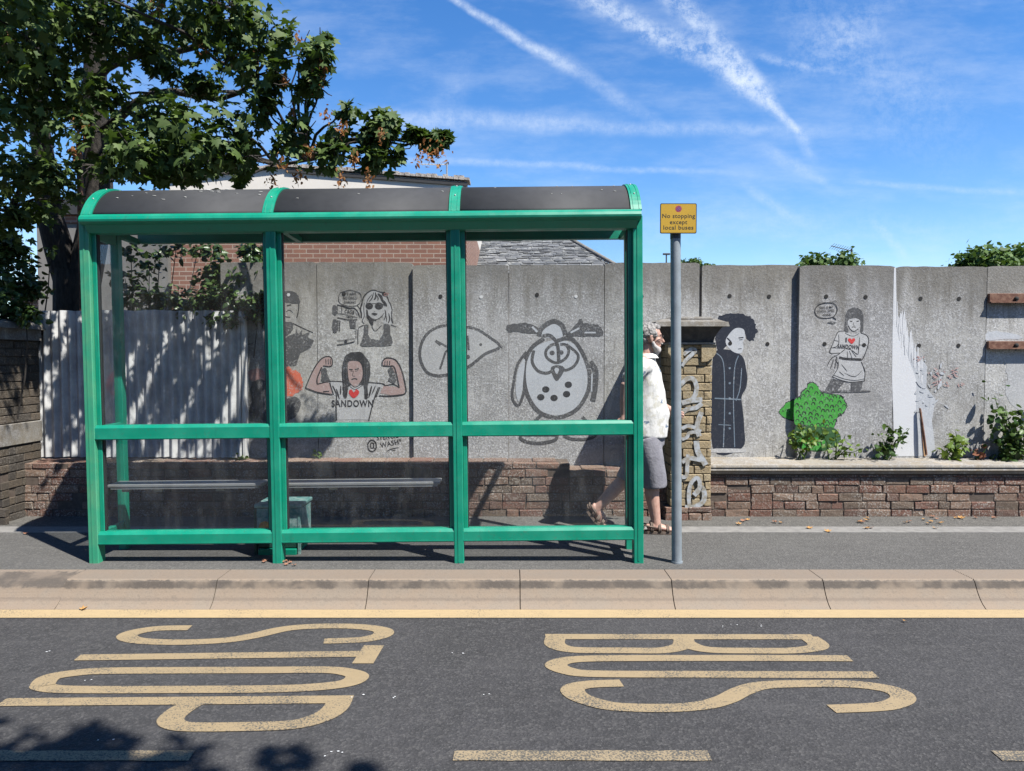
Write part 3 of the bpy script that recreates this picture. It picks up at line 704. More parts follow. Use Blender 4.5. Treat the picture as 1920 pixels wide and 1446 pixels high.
# 2. woman flexing both arms
m = Mural(440, 480, 3.616, Y0)
sk = 'skin_p'
m.fill([(560,720),(600,690),(650,685),(662,720),(655,745),(600,745),(590,780),(575,860),(650,860),(660,935),(560,925),(490,895),(520,810)], sk, False)
m.fill([(1000,740),(1010,700),(1050,695),(1100,715),(1130,780),(1155,900),(1150,935),(1060,945),(985,930),(1010,880),(1110,890),(1090,800),(1060,745)], sk, False)
m.fill([(650,855),(740,855),(900,855),(1000,870),(980,950),(950,950),(905,1110),(690,1110),(690,950),(660,935)], 'lgt', False)
m.fill([(730,900),(728,780),(745,690),(790,655),(860,655),(910,720),(920,800),(900,900),(905,960),(880,970),(870,880),(780,880),(760,960),(735,960)], 'k', True, 3)
m.fill([(770,725),(800,712),(850,725),(868,790),(855,850),(815,885),(780,855),(768,790)], sk)
for x in (745,765,885,900): m.line([(x,720),(x-6,800),(x+2,920)], 3, 'kg')
m.line([(775,770),(800,772)], 9); m.line([(815,772),(842,764)], 9); m.line([(806,780),(800,812),(818,815)], 4); m.line([(792,840),(812,832),(832,838)], 9); m.line([(785,780),(800,783)], 4); m.line([(818,783),(838,778)], 4)
m.line([(780,860),(815,890),(865,865)], 5); m.line([(770,875),(815,905),(870,875)], 4)
m.line([(480,895),(520,800),(560,730),(600,690),(640,682),(660,700),(660,740),(640,750),(600,745)], 8); m.line([(480,895),(560,925),(660,940)], 11); m.line([(590,755),(560,830),(560,870)], 9); m.line([(560,870),(650,850),(745,855)], 7)
for x in (618,634,648): m.line([(x,700),(x+2,735)], 5)
m.line([(600,920),(640,918)], 7); m.fill([(590,770),(620,760),(630,800),(645,850),(585,850),(590,820)], 'kg', True, 3); m.fill([(1040,770),(1070,760),(1085,800),(1090,860),(1040,850),(1050,820)], 'kg', True, 3)
m.line([(1000,745),(1003,715),(1030,692),(1090,705),(1130,770),(1158,880),(1152,935),(1060,950),(980,948)], 9); m.line([(1060,745),(1085,760),(1110,860),(1115,895)], 9); m.line([(1005,745),(1060,748)], 8); m.line([(1020,880),(1080,870),(1115,895)], 5)
for x in (1020,1036,1052): m.line([(x,712),(x-2,740)], 5)
m.line([(905,858),(1000,865),(1020,880)], 7); m.line([(645,860),(670,940)], 8); m.line([(985,890),(960,955)], 8); m.line([(665,880),(690,940),(688,1010),(690,1115)], 8); m.line([(975,890),(940,990),(910,1115)], 8)
m.line([(690,900),(710,970)], 10, taper=True); m.line([(720,880),(718,940)], 10, taper=True); m.line([(930,880),(910,960)], 12, taper=True); m.line([(955,880),(930,940)], 8, taper=True)
m.fill([(808,925),(792,905),(776,915),(778,938),(808,964),(840,938),(842,915),(824,905)], 'redp')
m.text('SANDOWN', 800, 1003, 46, bold=.022, wf=.80)
m.done('stencil of a dark-haired woman flexing both arms in a T-shirt with a red heart and the word SANDOWN')
# tag under it
m = Mural(660, 810, 16, Y0)
m.eline(600, 420, 130, 170, 44, 'k', 20); m.eline(600, 410, 50, 85, 34, 'k', 16); m.line([(655,330),(660,480),(720,500)], 30)
m.text('STENCIL', 1060, 150, 150, rot=.12, bold=.015, wf=.78); m.text('WASH*', 1170, 350, 150, rot=.22, bold=.015, wf=.90)
m.line([(1040,580),(1200,510),(1400,470)], 30, taper=True); m.line([(1180,570),(1320,540)], 24, taper=True)
m.done('black sprayed signature under the flexing woman', 'signature')
# 3. half-hidden figure behind the shelter post (torn dark shirt, orange patch)
m = Mural(440, 560, 6.025, Y0)
m.fill([(200,0),(720,-10),(725,30),(550,60),(560,-5)], 'kg', True, 4) if False else None
m.fill([(480,-40),(560,-80),(680,-70),(730,0),(725,60),(540,40),(440,60)], 'kg', True, 5)
m.line([(725,50),(720,140),(700,220)], 12); m.line([(470,60),(480,160),(560,200),(630,210)], 9); m.line([(590,80),(640,70)], 12); m.line([(580,150),(620,130),(660,160)], 6)
m.fill([(480,200),(560,260),(640,265),(660,300),(640,380),(560,430),(480,400)], 'kg', True, 5)
m.line([(660,280),(760,330),(885,385)], 10); m.fill([(600,430),(690,390),(700,340),(720,400),(760,350),(765,410),(850,380),(830,440),(900,470),(860,560),(740,620),(690,760),(560,760),(400,700),(430,560),(560,470)], 'kg', False, 6)
m.fill([(570,780),(660,800),(720,830),(760,920),(770,1010),(700,1060),(560,1100)], 'orp', True, 12); m.fill([(150,830),(300,790),(350,930),(200,930)], 'redfade', True, 10)
m.fill([(560,1120),(700,1110),(740,1230),(620,1380),(430,1400),(180,1380),(140,1250),(200,950),(380,940)], 'kg', True, 10)
m.line([(200,220),(280,260),(345,300)], 16, 'kg'); m.line([(130,520),(200,510)], 8)
m.done('faded dark sprayed figure half hidden by the shelter post with an orange patch')
# 4. pointed fish shape with marks
m = Mural(760, 480, 3.615, Y0+setb[2])
cur = [(640,615),(560,545),(480,497),(380,478),(260,474),(170,510),(115,580),(98,670),(120,750),(165,800),(240,812),(320,795),(430,750),(540,665)]
m.fill(cur, 'lgt'); m.line(cur, 20, 'kg', True)
m.line([(205,575),(290,625),(270,660),(235,770)], 15, 'kg'); m.line([(205,575),(240,605)], 20, 'kg'); m.line([(420,540),(430,640)], 16, 'kg'); m.ell(424, 685, 15, 15, 'kg'); m.ell(511, 601, 10, 10, 'kg'); m.line([(630,612),(660,618)], 16, 'kg')
m.done('pale pointed fish-like shape outlined in faded black paint')
# 5. spotted penguin-like bird
m = Mural(760, 480, 3.615, Y0+setb[3])
m.fill([(1000,455),(1060,490),(1068,540),(1030,580),(1000,560),(920,540),(925,480)], 'wsp')
m.fill([(1010,570),(1150,600),(1215,720),(1235,830),(1215,940),(1140,1040),(1020,1085),(920,1050),(850,960),(820,850),(825,720),(880,620)], 'wsp')
m.line([(1030,575),(1120,560),(1190,640),(1240,760),(1250,860),(1220,960),(1150,1050),(1030,1095),(910,1060),(840,970),(805,850),(810,720),(860,620),(940,560)], 28, 'kg', False)
m.line([(905,545),(925,490),(1000,445),(1060,470),(1085,535)], 34, 'kg'); m.line([(930,545),(980,540),(1030,600),(1040,720)], 24, 'kg')
m.line([(870,640),(860,720),(900,780),(960,795),(1010,770)], 22, 'kg'); m.line([(1090,600),(1170,670),(1150,740),(1090,775),(1040,760)], 20, 'kg')
m.line([(1040,610),(1000,600),(955,640),(960,690),(1020,725),(1080,700),(1108,650),(1090,605),(1050,600)], 20, 'kg'); m.ell(995, 658, 18, 16, 'kg'); m.ell(1055, 655, 18, 16, 'kg')
m.fill([(985,765),(1025,850),(1080,765),(1030,740)], 'kg'); m.fill([(1010,770),(1026,800),(1042,770),(1026,758)], 'wsp')
for x, y in ((952,905),(918,958),(1008,963),(1093,937),(1105,873)): m.ell(x, y, 25, 22, 'k')
m.fill([(690,470),(760,460),(830,455),(890,480),(910,520),(830,525),(760,512),(700,515)], 'kg', True, 4); m.fill([(1090,540),(1140,480),(1190,425),(1210,455),(1300,465),(1335,500),(1330,545),(1240,545),(1150,545)], 'kg', True, 4)
m.line([(860,480),(895,515)], 14, 'wsp'); m.line([(1120,520),(1180,490)], 12, 'wsp'); m.line([(1215,520),(1290,520)], 10, 'wsp')
m.line([(820,650),(760,740),(735,860),(725,960),(765,1015),(800,940),(810,860)], 18, 'kg'); m.fill([(810,700),(765,770),(748,900),(765,985),(790,920),(800,830)], 'wsp')
m.line([(1250,720),(1290,780),(1285,900),(1270,985)], 36, 'kg'); m.line([(1265,800),(1262,920)], 10, 'wsp')
m.line([(920,1080),(790,1210),(800,1250),(900,1270),(1010,1250),(1030,1215)], 22, 'kg'); m.line([(1070,1215),(1130,1240),(1240,1240),(1290,1200),(1200,1090)], 20, 'kg'); m.line([(800,1215),(1030,1215)], 12, 'kg')
m.done('large round bird with a spotted belly painted in grey and black')
# 6. generic dark standing figure (plain stand-in)
m = Mural(1300, 540, 4.253, Y0+setb[5])
m.fill([(185,500),(260,490),(350,515),(400,560),(420,640),(430,720),(420,800),(385,870),(395,980),(405,1100),(390,1275),(155,1278),(155,560)], 'navy')
m.fill([(190,240),(260,215),(360,205),(450,230),(500,290),(505,360),(470,420),(420,400),(400,340),(340,340),(280,400),(250,480),(200,490),(180,400)], 'navy', True, 9)
m.fill([(265,400),(330,325),(400,330),(412,400),(395,430),(400,470),(380,520),(320,510),(265,455)], 'wsp')
m.line([(360,400),(400,395)], 9, 'navy'); m.line([(365,415),(392,412)], 6, 'navy'); m.line([(355,488),(385,484)], 6, 'navy'); m.line([(270,400),(300,430)], 12, 'navy')
m.line([(185,520),(240,600),(250,900),(240,1270)], 7, 'navy2'); m.line([(360,540),(330,640),(320,900),(330,1270)], 7, 'navy2')
for i in range(5): m.ell(290, 640+i*120, 9, 9, 'navy2')
m.line([(385,640),(372,800),(340,900)], 7, 'navy2'); m.line([(170,880),(380,890)], 10, 'navy2'); m.line([(200,1090),(300,1095)], 6, 'navy2')
m.fill([(150,1285),(240,1280),(400,1285),(395,1310),(150,1312)], 'lgt')
m.done('sprayed figure in a long dark navy coat with thick black hair, standing beside the pier')
# 7. woman in a T-shirt (plain stand-in)
m = Mural(1500, 550, 7.23, Y0+setb[6])
m.fill([(520,520),(610,510),(720,560),(830,530),(930,600),(900,780),(830,900),(880,1180),(660,1200),(440,1140),(520,980),(500,860),(420,810),(450,640)], 'lgt')
m.fill([(610,520),(612,360),(640,240),(740,190),(840,240),(862,360),(850,520),(815,530),(812,400),(640,400),(660,520)], 'kg', True, 4)
m.fill([(650,370),(740,340),(812,370),(800,460),(735,512),(665,460)], 'lgt')
m.line([(675,378),(710,384)], 14); m.line([(765,384),(800,376)], 14); m.line([(728,395),(722,430),(742,434)], 6); m.line([(700,462),(728,456),(755,462)], 12); m.line([(655,440),(690,495),(735,515),(790,480)], 9)
m.line([(610,540),(680,575),(740,578),(800,545)], 8); m.line([(610,512),(520,525),(470,620),(440,700),(400,790),(430,815),(540,810)], 10); m.line([(455,640),(520,650)], 9); m.line([(525,560),(520,700),(440,740)], 9)
m.line([(825,540),(900,570),(932,640),(905,760),(850,890),(800,915)], 12); m.line([(800,700),(905,705)], 9); m.line([(810,600),(790,820)], 9); m.line([(600,745),(420,740)], 7); m.line([(610,760),(520,830),(430,880),(370,980)], 10)
m.line([(530,870),(620,890),(830,900)], 34); m.line([(500,860),(470,1020)], 9); m.line([(455,900),(415,1020)], 8); m.line([(480,900),(520,960)], 8)
for a, c in (((640,790),(645,880)),((670,780),(705,880)),((700,780),(760,860)),((730,800),(790,830))): m.line([a, c], 7)
m.line([(620,750),(700,770),(770,830)], 7)
m.line([(520,930),(510,1020),(440,1130)], 10); m.line([(830,930),(880,1060),(870,1190)], 10); m.line([(440,1130),(560,1180),(700,1205),(880,1185)], 10); m.line([(460,1110),(600,1160),(740,1180),(870,1160)], 6)
m.line([(560,960),(640,1060)], 7, taper=True); m.line([(600,1080),(740,1130),(840,1050)], 7, taper=True); m.line([(530,1060),(600,1120)], 7, taper=True)
m.fill([(430,1150),(600,1200),(500,1330),(340,1320)], 'kg', False, 3); m.fill([(690,1210),(850,1200),(830,1325),(690,1325)], 'kg', False, 3); m.fill([(330,1322),(900,1318),(890,1340),(340,1345)], 'kg', True)
m.text('I', 625, 635, 56, bold=.06); m.fill([(700,685),(652,640),(658,615),(682,612),(700,628),(720,610),(744,618),(742,645)], 'redp'); m.text('SANDOWN', 655, 728, 58, rot=-.07, bold=.02, wf=.66)
m.line([(350,130),(460,140),(505,210),(480,290),(420,330),(290,335),(215,290),(205,220),(250,160)], 11, 'k', True); m.line([(440,320),(490,355)], 14); m.fill([(370,395),(430,380),(490,395),(440,415)], 'kg'); m.line([(230,135),(500,108)], 5, 'kg')
m.text('THIS IS MY', 355, 195, 34, rot=.08, bold=.015, wf=.78); m.text('SCHOOL DRESS', 350, 243, 34, rot=.08, bold=.015, wf=.66); m.text('-CODE-', 365, 292, 26, rot=.04, bold=.04, wf=.9)
m.done('stencil of a woman with folded arms in a red-heart T-shirt under a small speech bubble')
# 8. green bush, in two pieces across the step in the wall
mA = Mural(1300, 540, 4.253, Y0+setb[5]); mB = Mural(1300, 540, 4.253, Y0+setb[6])
left = [(686,990),(700,965),(720,950),(738,920),(770,908),(806,905),(806,1040),(770,1048),(715,1025)]
mA.fill([(x+(x-760)*.06, y+(y-980)*.12) for x, y in left], 'k', True, 3); mA.fill(left, 'grn', True, 2)
right = [(806,900),(850,870),(870,830),(905,800),(915,770),(950,757),(990,785),(1010,820),(1060,845),(1130,850),(1190,870),(1205,910),(1222,940),(1200,990),(1150,1030),(1125,1100),(1090,1150),(1000,1110),(930,1120),(860,1105),(806,1075)]
mB.fill([(max(807, x+(x-1010)*.035), y+(y-950)*.045) for x, y in right], 'k', True, 4); mB.fill([(max(807, x), y) for x, y in right], 'grn', True, 3)
low = [(808,1130),(850,1080),(930,1100),(1040,1110),(1130,1120),(1180,1210),(1110,1270),(1000,1305),(880,1290),(808,1250)]
mB.fill(low, 'grn2', True, 5); mB.fill([(840,1210),(900,1190),(1000,1200),(1050,1230),(1010,1290),(900,1285),(845,1260)], 'grn', True, 5)
random.seed(3)
pts = []
for _ in range(900):
    x, y = random.uniform(825, 1205), random.uniform(790, 1110)
    ins = False; q = right
    for i in range(len(q)):
        (x1, y1), (x2, y2) = q[i], q[(i+1) % len(q)]
        if (y1 > y) != (y2 > y) and x < (x2-x1)*(y-y1)/(y2-y1)+x1: ins = not ins
    if ins and all((x-a)**2+(y-c)**2 > 34**2 for a, c in pts): pts.append((x, y))
for x, y in pts: mB.line([(x-13, y+9), (x-8, y-8), (x+3, y-11), (x+12, y-2), (x+13, y+9)], 6, 'k')
for x, y in ((715,985),(745,975),(770,990),(760,1015)): mA.line([(x-8, y+6), (x-2, y-7), (x+8, y+4)], 5, 'k')
for i in range(7): x = 860+i*26; mB.line([(x, 1215+(i % 2)*20), (x+10, 1255)], 6, 'k')
mA.done('left tip of the painted green bush', 'bush_painting'); mB.done('bright green painted bush outlined in black, behind real weeds', 'bush_painting')
# 9. white paint patch with drips and red scribble
m = Mural(1600, 440, 2.581, Y0+setb[7])
m.fill([(196,160),(208,160),(210,380),(238,450),(280,530),(312,600),(330,700),(318,780),(330,860),(372,930),(378,1072),(200,1072),(192,900),(188,700),(190,480)], 'wpaint', False, 3)
m.fill([(205,420),(250,470),(300,560),(360,640),(350,740),(400,800),(380,900),(400,1072),(300,1072),(300,700)], 'wsp', False, 5)
for i in range(46):
    t = random.random(); x = 205+t*130+random.uniform(-8, 8); y = 400+t*240+random.uniform(-20, 60); m.line([(x, y-random.uniform(30,90)), (x+random.uniform(-3,3), y), (x+random.uniform(-3,3), y+40)], random.uniform(3, 8), 'wpaint', taper=True)
for i in range(30):
    x = random.uniform(300, 440); y = random.uniform(600, 860); m.line([(x, y), (x+random.uniform(-30,30), y+random.uniform(-10,30))], random.uniform(5, 14), 'wsp', taper=True)
for i in range(9): x, y = random.uniform(292,345), random.uniform(585,615); m.line([(x, y), (x+random.uniform(-12,18), y+random.uniform(-14,14))], 6, 'redfade', taper=True)
for i in range(34): x, y = random.uniform(360,520), random.uniform(650,740); m.line([(x, y), (x+random.uniform(-22,22), y+random.uniform(-18,18))], 5, 'redfade', taper=True)
m.fill([(318,860),(326,900),(340,1072),(352,1072),(345,990),(330,900)], 'rust_or', False)
m.done('white paint patch with runs and a red scribble', 'paint_patch')
m = Mural(1600, 440, 2.581, Y0+setb[8])
m.fill([(740,610),(826,590),(860,830),(790,840),(735,760),(745,690)], 'lgt', True, 6); m.fill([(650,470),(760,480),(820,500),(650,510)], 'wsp', True, 5)
m.done('pale repainted patch below the lower steel channel', 'paint_patch')
# ---------------------------------------------------------------- more materials
def gloss_paint(name, col, rough=.33, fade=None):
    m, nt, b = new_mat(name); p = wpos(nt)
    f = nt.noise(p, 5, 4, .6); d = nt.noise(p, 60, 4, .7)
    c = nt.mix(nt.ss(f, .4, .7, 0, .35), c4(col), c4(fade or [min(1, x*1.3+.02) for x in col]))
    c = nt.mix(nt.ss(d, .56, .72, 0, .6), c, c4((.09,.17,.11)))
    c = nt.mix(nt.ss(nt.noise(nt.scale(p, (3, 3, .5)), 8, 5, .7), .56, .74, 0, .5), c, c4([x*.55+.01 for x in col]))
    nt.set(b.inputs['Base Color'], c); nt.set(b.inputs['Roughness'], nt.ss(f, .3, .7, rough, rough+.18))
    bump(nt, b, f, .05, .003); return m
M['green'] = gloss_paint('green_paint', (.001,.27,.165)); M['greenf'] = gloss_paint('faded_green_paint', (.035,.33,.185), .45, (.16,.36,.17))
def glass_mat(name, tint, refl=1.15, dirt=.03):
    m = bpy.data.materials.new(name); m.use_nodes = True; nt = NT(m.node_tree); m.node_tree.nodes.remove(m.node_tree.nodes['Principled BSDF'])
    out = m.node_tree.nodes['Material Output']
    t = nt.node('ShaderNodeBsdfTransparent'); t.inputs[0].default_value = tint+(1,); g = nt.node('ShaderNodeBsdfGlossy'); g.inputs['Roughness'].default_value = .02
    lw = nt.node('ShaderNodeLayerWeight'); fc = nt.math('MULTIPLY_ADD', nt.math('POWER', lw.outputs['Facing'], 5.0), .90, .035)
    mx = nt.node('ShaderNodeMixShader'); nt.set(mx.inputs[0], nt.math('MULTIPLY', fc, refl)); nt.l.new(t.outputs[0], mx.inputs[1]); nt.l.new(g.outputs[0], mx.inputs[2])
    df = nt.node('ShaderNodeBsdfDiffuse'); df.inputs[0].default_value = (.5,.5,.48,1)
    mx2 = nt.node('ShaderNodeMixShader'); p = wpos(nt)
    dd = nt.math('MULTIPLY', nt.ss(nt.noise(nt.scale(p, (1, 1, .35)), 9, 5, .7), .45, .8), dirt); nt.set(mx2.inputs[0], nt.math('ADD', dd, dirt*.15))
    nt.l.new(mx.outputs[0], mx2.inputs[1]); nt.l.new(df.outputs[0], mx2.inputs[2]); nt.l.new(mx2.outputs[0], out.inputs[0]); return m
M['glass'] = glass_mat('clear_pane', (.955,.965,.97))
M['poly'] = simple('tinted_roof_sheet', (.048,.049,.052), .7, vs=2.5, col2=(.060,.061,.064), bmp=.03, spec=.22)
M['dgreen'] = gloss_paint('dark_green_plastic', (.008,.06,.045), .5); M['teal'] = simple('weathered_teal_panel', (.06,.24,.22), .7, vs=22, col2=(.35,.48,.44), bmp=.2)
M['alu'] = simple('grey_metal', (.46,.46,.45), .45, .35, vs=14, var=.15, bmp=.05); M['gasket'] = simple('rubber_gasket', (.012,.018,.017), .7, bmp=0)
M['pole'] = simple('galvanised_pole', (.27,.31,.34), .6, .0, vs=10, var=.22, bmp=.08); M['polecap'] = simple('dark_sign_clamp', (.05,.06,.075), .6, bmp=0)
M['signy'] = simple('yellow_sign_face', (.60,.36,.025), .45, vs=4, var=.08, bmp=0); M['signk'] = simple('sign_black', (.035,.03,.012), .5, bmp=0)
M['purple'] = simple('sign_purple', (.16,.07,.22), .5, bmp=0); M['signr'] = simple('sign_red', (.42,.05,.10), .5, bmp=0)
M['drop'] = simple('bird_dropping', (.7,.7,.66), .8, bmp=0); M['sticker'] = simple('orange_sticker', (.62,.33,.03), .6, vs=60, col2=(.45,.08,.03), bmp=0)

# ---------------------------------------------------------------- bus shelter
SY = 5.03
sh = thing('bus_shelter', (-1.03, SY, 0), 'green framed glass bus shelter with a dark barrel roof and three bays', 'bus shelter')
PXS = [P(x, 1040, SY-.035).x for x in (177, 520.5, 861, 1197.5)]
SLOPE = math.tan(R(0.55))
PW = .034
ZEAVE = P(690, 433, SY-.045).z+.07; YF, YB = SY-.125, 5.80
BACKY = SY+.36
def zb(x): return -.01
zm1, zm0 = P(690, 795, SY-.04).z+.006, P(690, 822, SY-.04).z+.006      # middle rail
zr1, zr0 = P(690, 995, SY-.04).z+.006, P(690, 1019, SY-.04).z+.006     # bottom rail
def fluted(b, x0, x1, y0, y1, z0, z1):
    n = 5; b.box(x0, x1, y0, y1, z0, z1, 0, .004)
for i, x in enumerate(PXS):
    b = MB(); fluted(b, x-PW, x+PW, SY-.045, SY+.045, -.05, ZEAVE+.02)
    if True:
        b.box(x-.006, x+.004, SY-.0485, SY-.0452, 0, ZEAVE)          # raised bead down the face
    o = b.build('post', M['greenf'] if i == 0 else M['green'], sh)
    for sd in ([1] if i == 0 else [-1] if i == 3 else [-1, 1]):
        e = sorted((x+sd*PW, x+sd*(PW+.030))); b = MB(); b.box(e[0], e[1], SY-.012, SY+.04, zr0, ZEAVE, 0, .003); b.build('glazing_bar', M['green'], sh)
        e = sorted((x+sd*(PW+.030), x+sd*(PW+.036))); b = MB(); b.box(e[0], e[1], SY-.004, SY+.03, zr0, ZEAVE); b.build('gasket', M['gasket'], sh)
for i in (0, 3):
    x = PXS[i]; b = MB(); b.box(x-.03, x+.03, BACKY-.03, BACKY+.03, -.05, ZEAVE-.02, 0, .004); b.build('post', M['green'], sh)
def rail(x0, x1, z0, z1, y=SY):
    b = MB(); h = z1-z0
    pr = [(y-.042, z0), (y-.042, z1-.02), (y-.030, z1), (y+.035, z1), (y+.035, z0)]
    b.prism(pr, 'x', x0, x1); b.box(x0, x1, y-.0452, y-.0422, z0+.006, z0+.012); return b.build('rail', M['green'], sh)
for i in range(3):
    xa, xb = PXS[i]+PW+.001, PXS[i+1]-PW-.001
    rail(xa, xb, zm0, zm1); rail(xa, xb, zr0, zr1)
    b = MB(); b.box(xa, xb, SY-.02, SY+.04, ZEAVE-.07, ZEAVE-.001, 0, .004); b.build('header', M['green'], sh)
    for (z0, z1) in ((zr1-.005, zm0+.005), (zm1-.005, ZEAVE-.06)):
        b = MB(); b.box(xa+.02, xb-.02, SY+.006, SY+.012, z0, z1); b.build('pane', M['glass'], sh)
for i in (0, 3):
    x = PXS[i]; ya, yb = SY+.046, BACKY-.031
    for z0, z1 in ((zm0+.01, zm1-.01), (zr0+.01, zr1-.01), (ZEAVE-.09, ZEAVE-.02)):
        b = MB(); b.box(x-.022, x+.022, ya, yb, z0, z1, 0, .004); b.build('rail', M['green'], sh)
    for z0, z1 in ((zr1-.012, zm0+.012), (zm1-.012, ZEAVE-.085)):
        b = MB(); b.box(x-.003, x+.003, ya-.01, yb+.01, z0, z1); b.build('pane', M['glass'], sh)
# roof: profile in (y,z)
XR0, XR1 = P(146, 405, YF).x+.024, P(1203, 400, YF).x+.024
ZG1 = P(690, 393, YF).z; ZG0 = P(690, 413, YF).z
def arc(n=18, dr=0.0):
    # ellipse-like barrel between the two gutters
    yc, zc0 = (YF+YB)/2, ZG1-.01; a = (YB-YF)/2-.035; h = AP-zc0; rr = (a*a+h*h)/(2*h); th = math.asin(a/rr)
    return [(yc+(rr+dr)*math.sin(-th+2*th*i/n), zc0+h-rr+(rr+dr)*math.cos(-th+2*th*i/n)) for i in range(n+1)]
    out = []
    for i in range(n+1):
        t = math.pi*(i/n); ex = .80
        cy, sz = math.cos(t), math.sin(t)
        out.append((yc-(a+dr)*math.copysign(abs(cy)**ex, cy), zc0+(h+dr)*abs(sz)**.9))
    return out
AP = P(690, 346.5, 5.22).z
def strip(x0, x1, pr_out, pr_in, mat, name, bb=None):
    b = bb or MB(); n = len(pr_out)
    vs = []
    for x in (x0, x1): vs += [(x, y, z) for y, z in pr_out]+[(x, y, z) for y, z in pr_in]
    m = 2*n; fs = []
    for i in range(n-1):
        fs += [(i, i+1, m+i+1, m+i), (n+i, m+n+i, m+n+i+1, n+i+1), (i, n+i, n+i+1, i+1), (m+i, m+i+1, m+n+i+1, m+n+i)]
    fs += [(0, m, m+n, n), (n-1, n+n-1, m+n+n-1, m+n-1)]
    b.add(vs, fs, 0, False)
    for k in range(len(b.sm)-len(fs), len(b.sm)):
        j = (k-(len(b.sm)-len(fs))) % 4
    if bb is None: return b.build(name, mat, sh)
RX = [P(x, 370, 5.0).x for x in (0, 515, 854.5, 0)]; RX[0] = XR0+.035; RX[3] = XR1-.03
RX[1] = PXS[1]; RX[2] = PXS[2]
for i in range(3):
    o = strip(RX[i]+.03, RX[i+1]-.03, arc(36, -.006), arc(36, -.010), M['poly'], 'roof_sheet')
    for p_ in o.data.polygons: p_.use_smooth = abs(p_.normal.x) < .5
for i in range(4):
    bb = MB(); strip(RX[i]-.038, RX[i]+.038, arc(26, .004), arc(26, -.022), None, '', bb); strip(RX[i]-.022, RX[i]-.018, arc(26, .007), arc(26, .0), None, '', bb); strip(RX[i]+.018, RX[i]+.022, arc(26, .007), arc(26, .0), None, '', bb)
    rb = bb.build('roof_rib', M['green'], sh)
    for t in (4, 9): y, z = arc(26, .004)[t]; b = MB(); b.ball((RX[i], y, z), .007, 8); b.build('screw', M['alu'], rb)
for side in (0, 1):
    y0 = YF if side == 0 else YB; s = 1 if side == 0 else -1
    # gutter section with a sloping face above and a rounded nose below
    pr = [(y0+s*.075, ZG1+.002), (y0+s*.03, ZG1-.010), (y0+s*.008, ZG1-.028), (y0, ZG1-.048), (y0+s*.003, ZG1-.062), (y0+s*.012, ZG0+.004), (y0+s*.028, ZG0-.006), (y0+s*.05, ZG0-.010), (y0+s*.12, ZG0-.012), (y0+s*.12, ZG1-.02)]
    if side: pr = [(y, z-.0) for y, z in pr]
    b = MB(); b.prism(pr, 'x', XR0, XR1)
    if side == 0:
        for dz in (.022, .030): pass
        b.add([(XR0+.01, y0+s*.0285, ZG1-.0105), (XR1-.01, y0+s*.0285, ZG1-.0105), (XR1-.01, y0+s*.0255, ZG1-.0155), (XR0+.01, y0+s*.0255, ZG1-.0155)], [(0,1,2,3)])
    b.build('gutter', M['green'], sh)
# sloping fascia under the front gutter
b = MB(); b.prism([(YF+.035, ZG0-.0075), (SY-.049, ZEAVE-.068), (SY-.022, ZEAVE-.068), (SY-.022, ZG0-.013), (YF+.10, ZG0-.0125)], 'x', XR0+.02, XR1-.02); b.build('fascia', M['green'], sh)
b = MB(); b.box(PXS[0], PXS[3], BACKY-.02, BACKY+.02, ZEAVE-.005, ZEAVE+.045, 0, .003)
b.build('header', M['green'], sh)
for i in range(4):
    x = PXS[i]; b = MB(); b.prism([(SY+.04, ZEAVE-.02), (SY+.04, ZEAVE+.05), (YB-.10, ZG0+.02), (YB-.10, ZG0-.02)], 'x', x-.02, x+.02); b.build('roof_arm', M['green'], sh)
# droppings and grit on the roof
for _ in range(38):
    k = random.choice([0, 0, 0, 1, 2]); x = random.uniform(RX[k]+.06, RX[k+1]-.06); t = random.randint(5, 16); y, z = arc(36, -.0055)[t]; y2, z2 = arc(36, -.0055)[t+1]
    r = random.uniform(.004, .011); b = MB(); b.ball((x, (y+y2)/2, (z+z2)/2), (r*random.uniform(1,2.4), r, r*.35), 6); b.build('bird_dropping', M['drop'], sh)
# bench
bench = MB(); bench.box(0, 0, 0, 0, 0, 0)
bo = bpy.data.objects.new('bench', None); C.objects.link(bo); bo.parent = sh
zbch = P(400, 901, SY+.17).z
xa, xb = P(203, 905, SY+.09).x, P(828, 900, SY+.17).x; xg0, xg1 = P(492, 903, SY+.1).x, P(503, 903, SY+.1).x
for (u0, u1) in ((xa, xg0), (xg1, xb)):
    b = MB(); b.box(u0, u1, SY+.085, SY+.165, zbch-.02, zbch, 0, .003); b.box(u0, u1, SY+.172, SY+.25, zbch-.02, zbch+.001, 0, .003); b.box(u0+.02, u1-.02, SY+.09, SY+.245, zbch-.035, zbch-.0205); b.build('seat', M['alu'], bo)
for px in (235, 295, 412, 560, 625, 740):
    x = P(px, 912, SY+.12).x; b = MB(); b.box(x-.03, x+.03, SY+.13, SY+.16, zbch-.062, zbch-.036, 0, .003); b.build('bracket', M['alu'], bo)
for x in (PXS[0], PXS[1], PXS[2]):
    b = MB(); b.prism([(SY+.045, zbch-.036), (SY+.24, zbch-.036), (SY+.24, zbch-.055), (SY+.045, zbch-.13)], 'x', x-.012, x+.012); b.build('bench_arm', M['dgreen'], bo)
# the whole shelter leans a touch to the left
sh.rotation_euler = (0, -R(0.55), 0); sh.location.z = 0.0

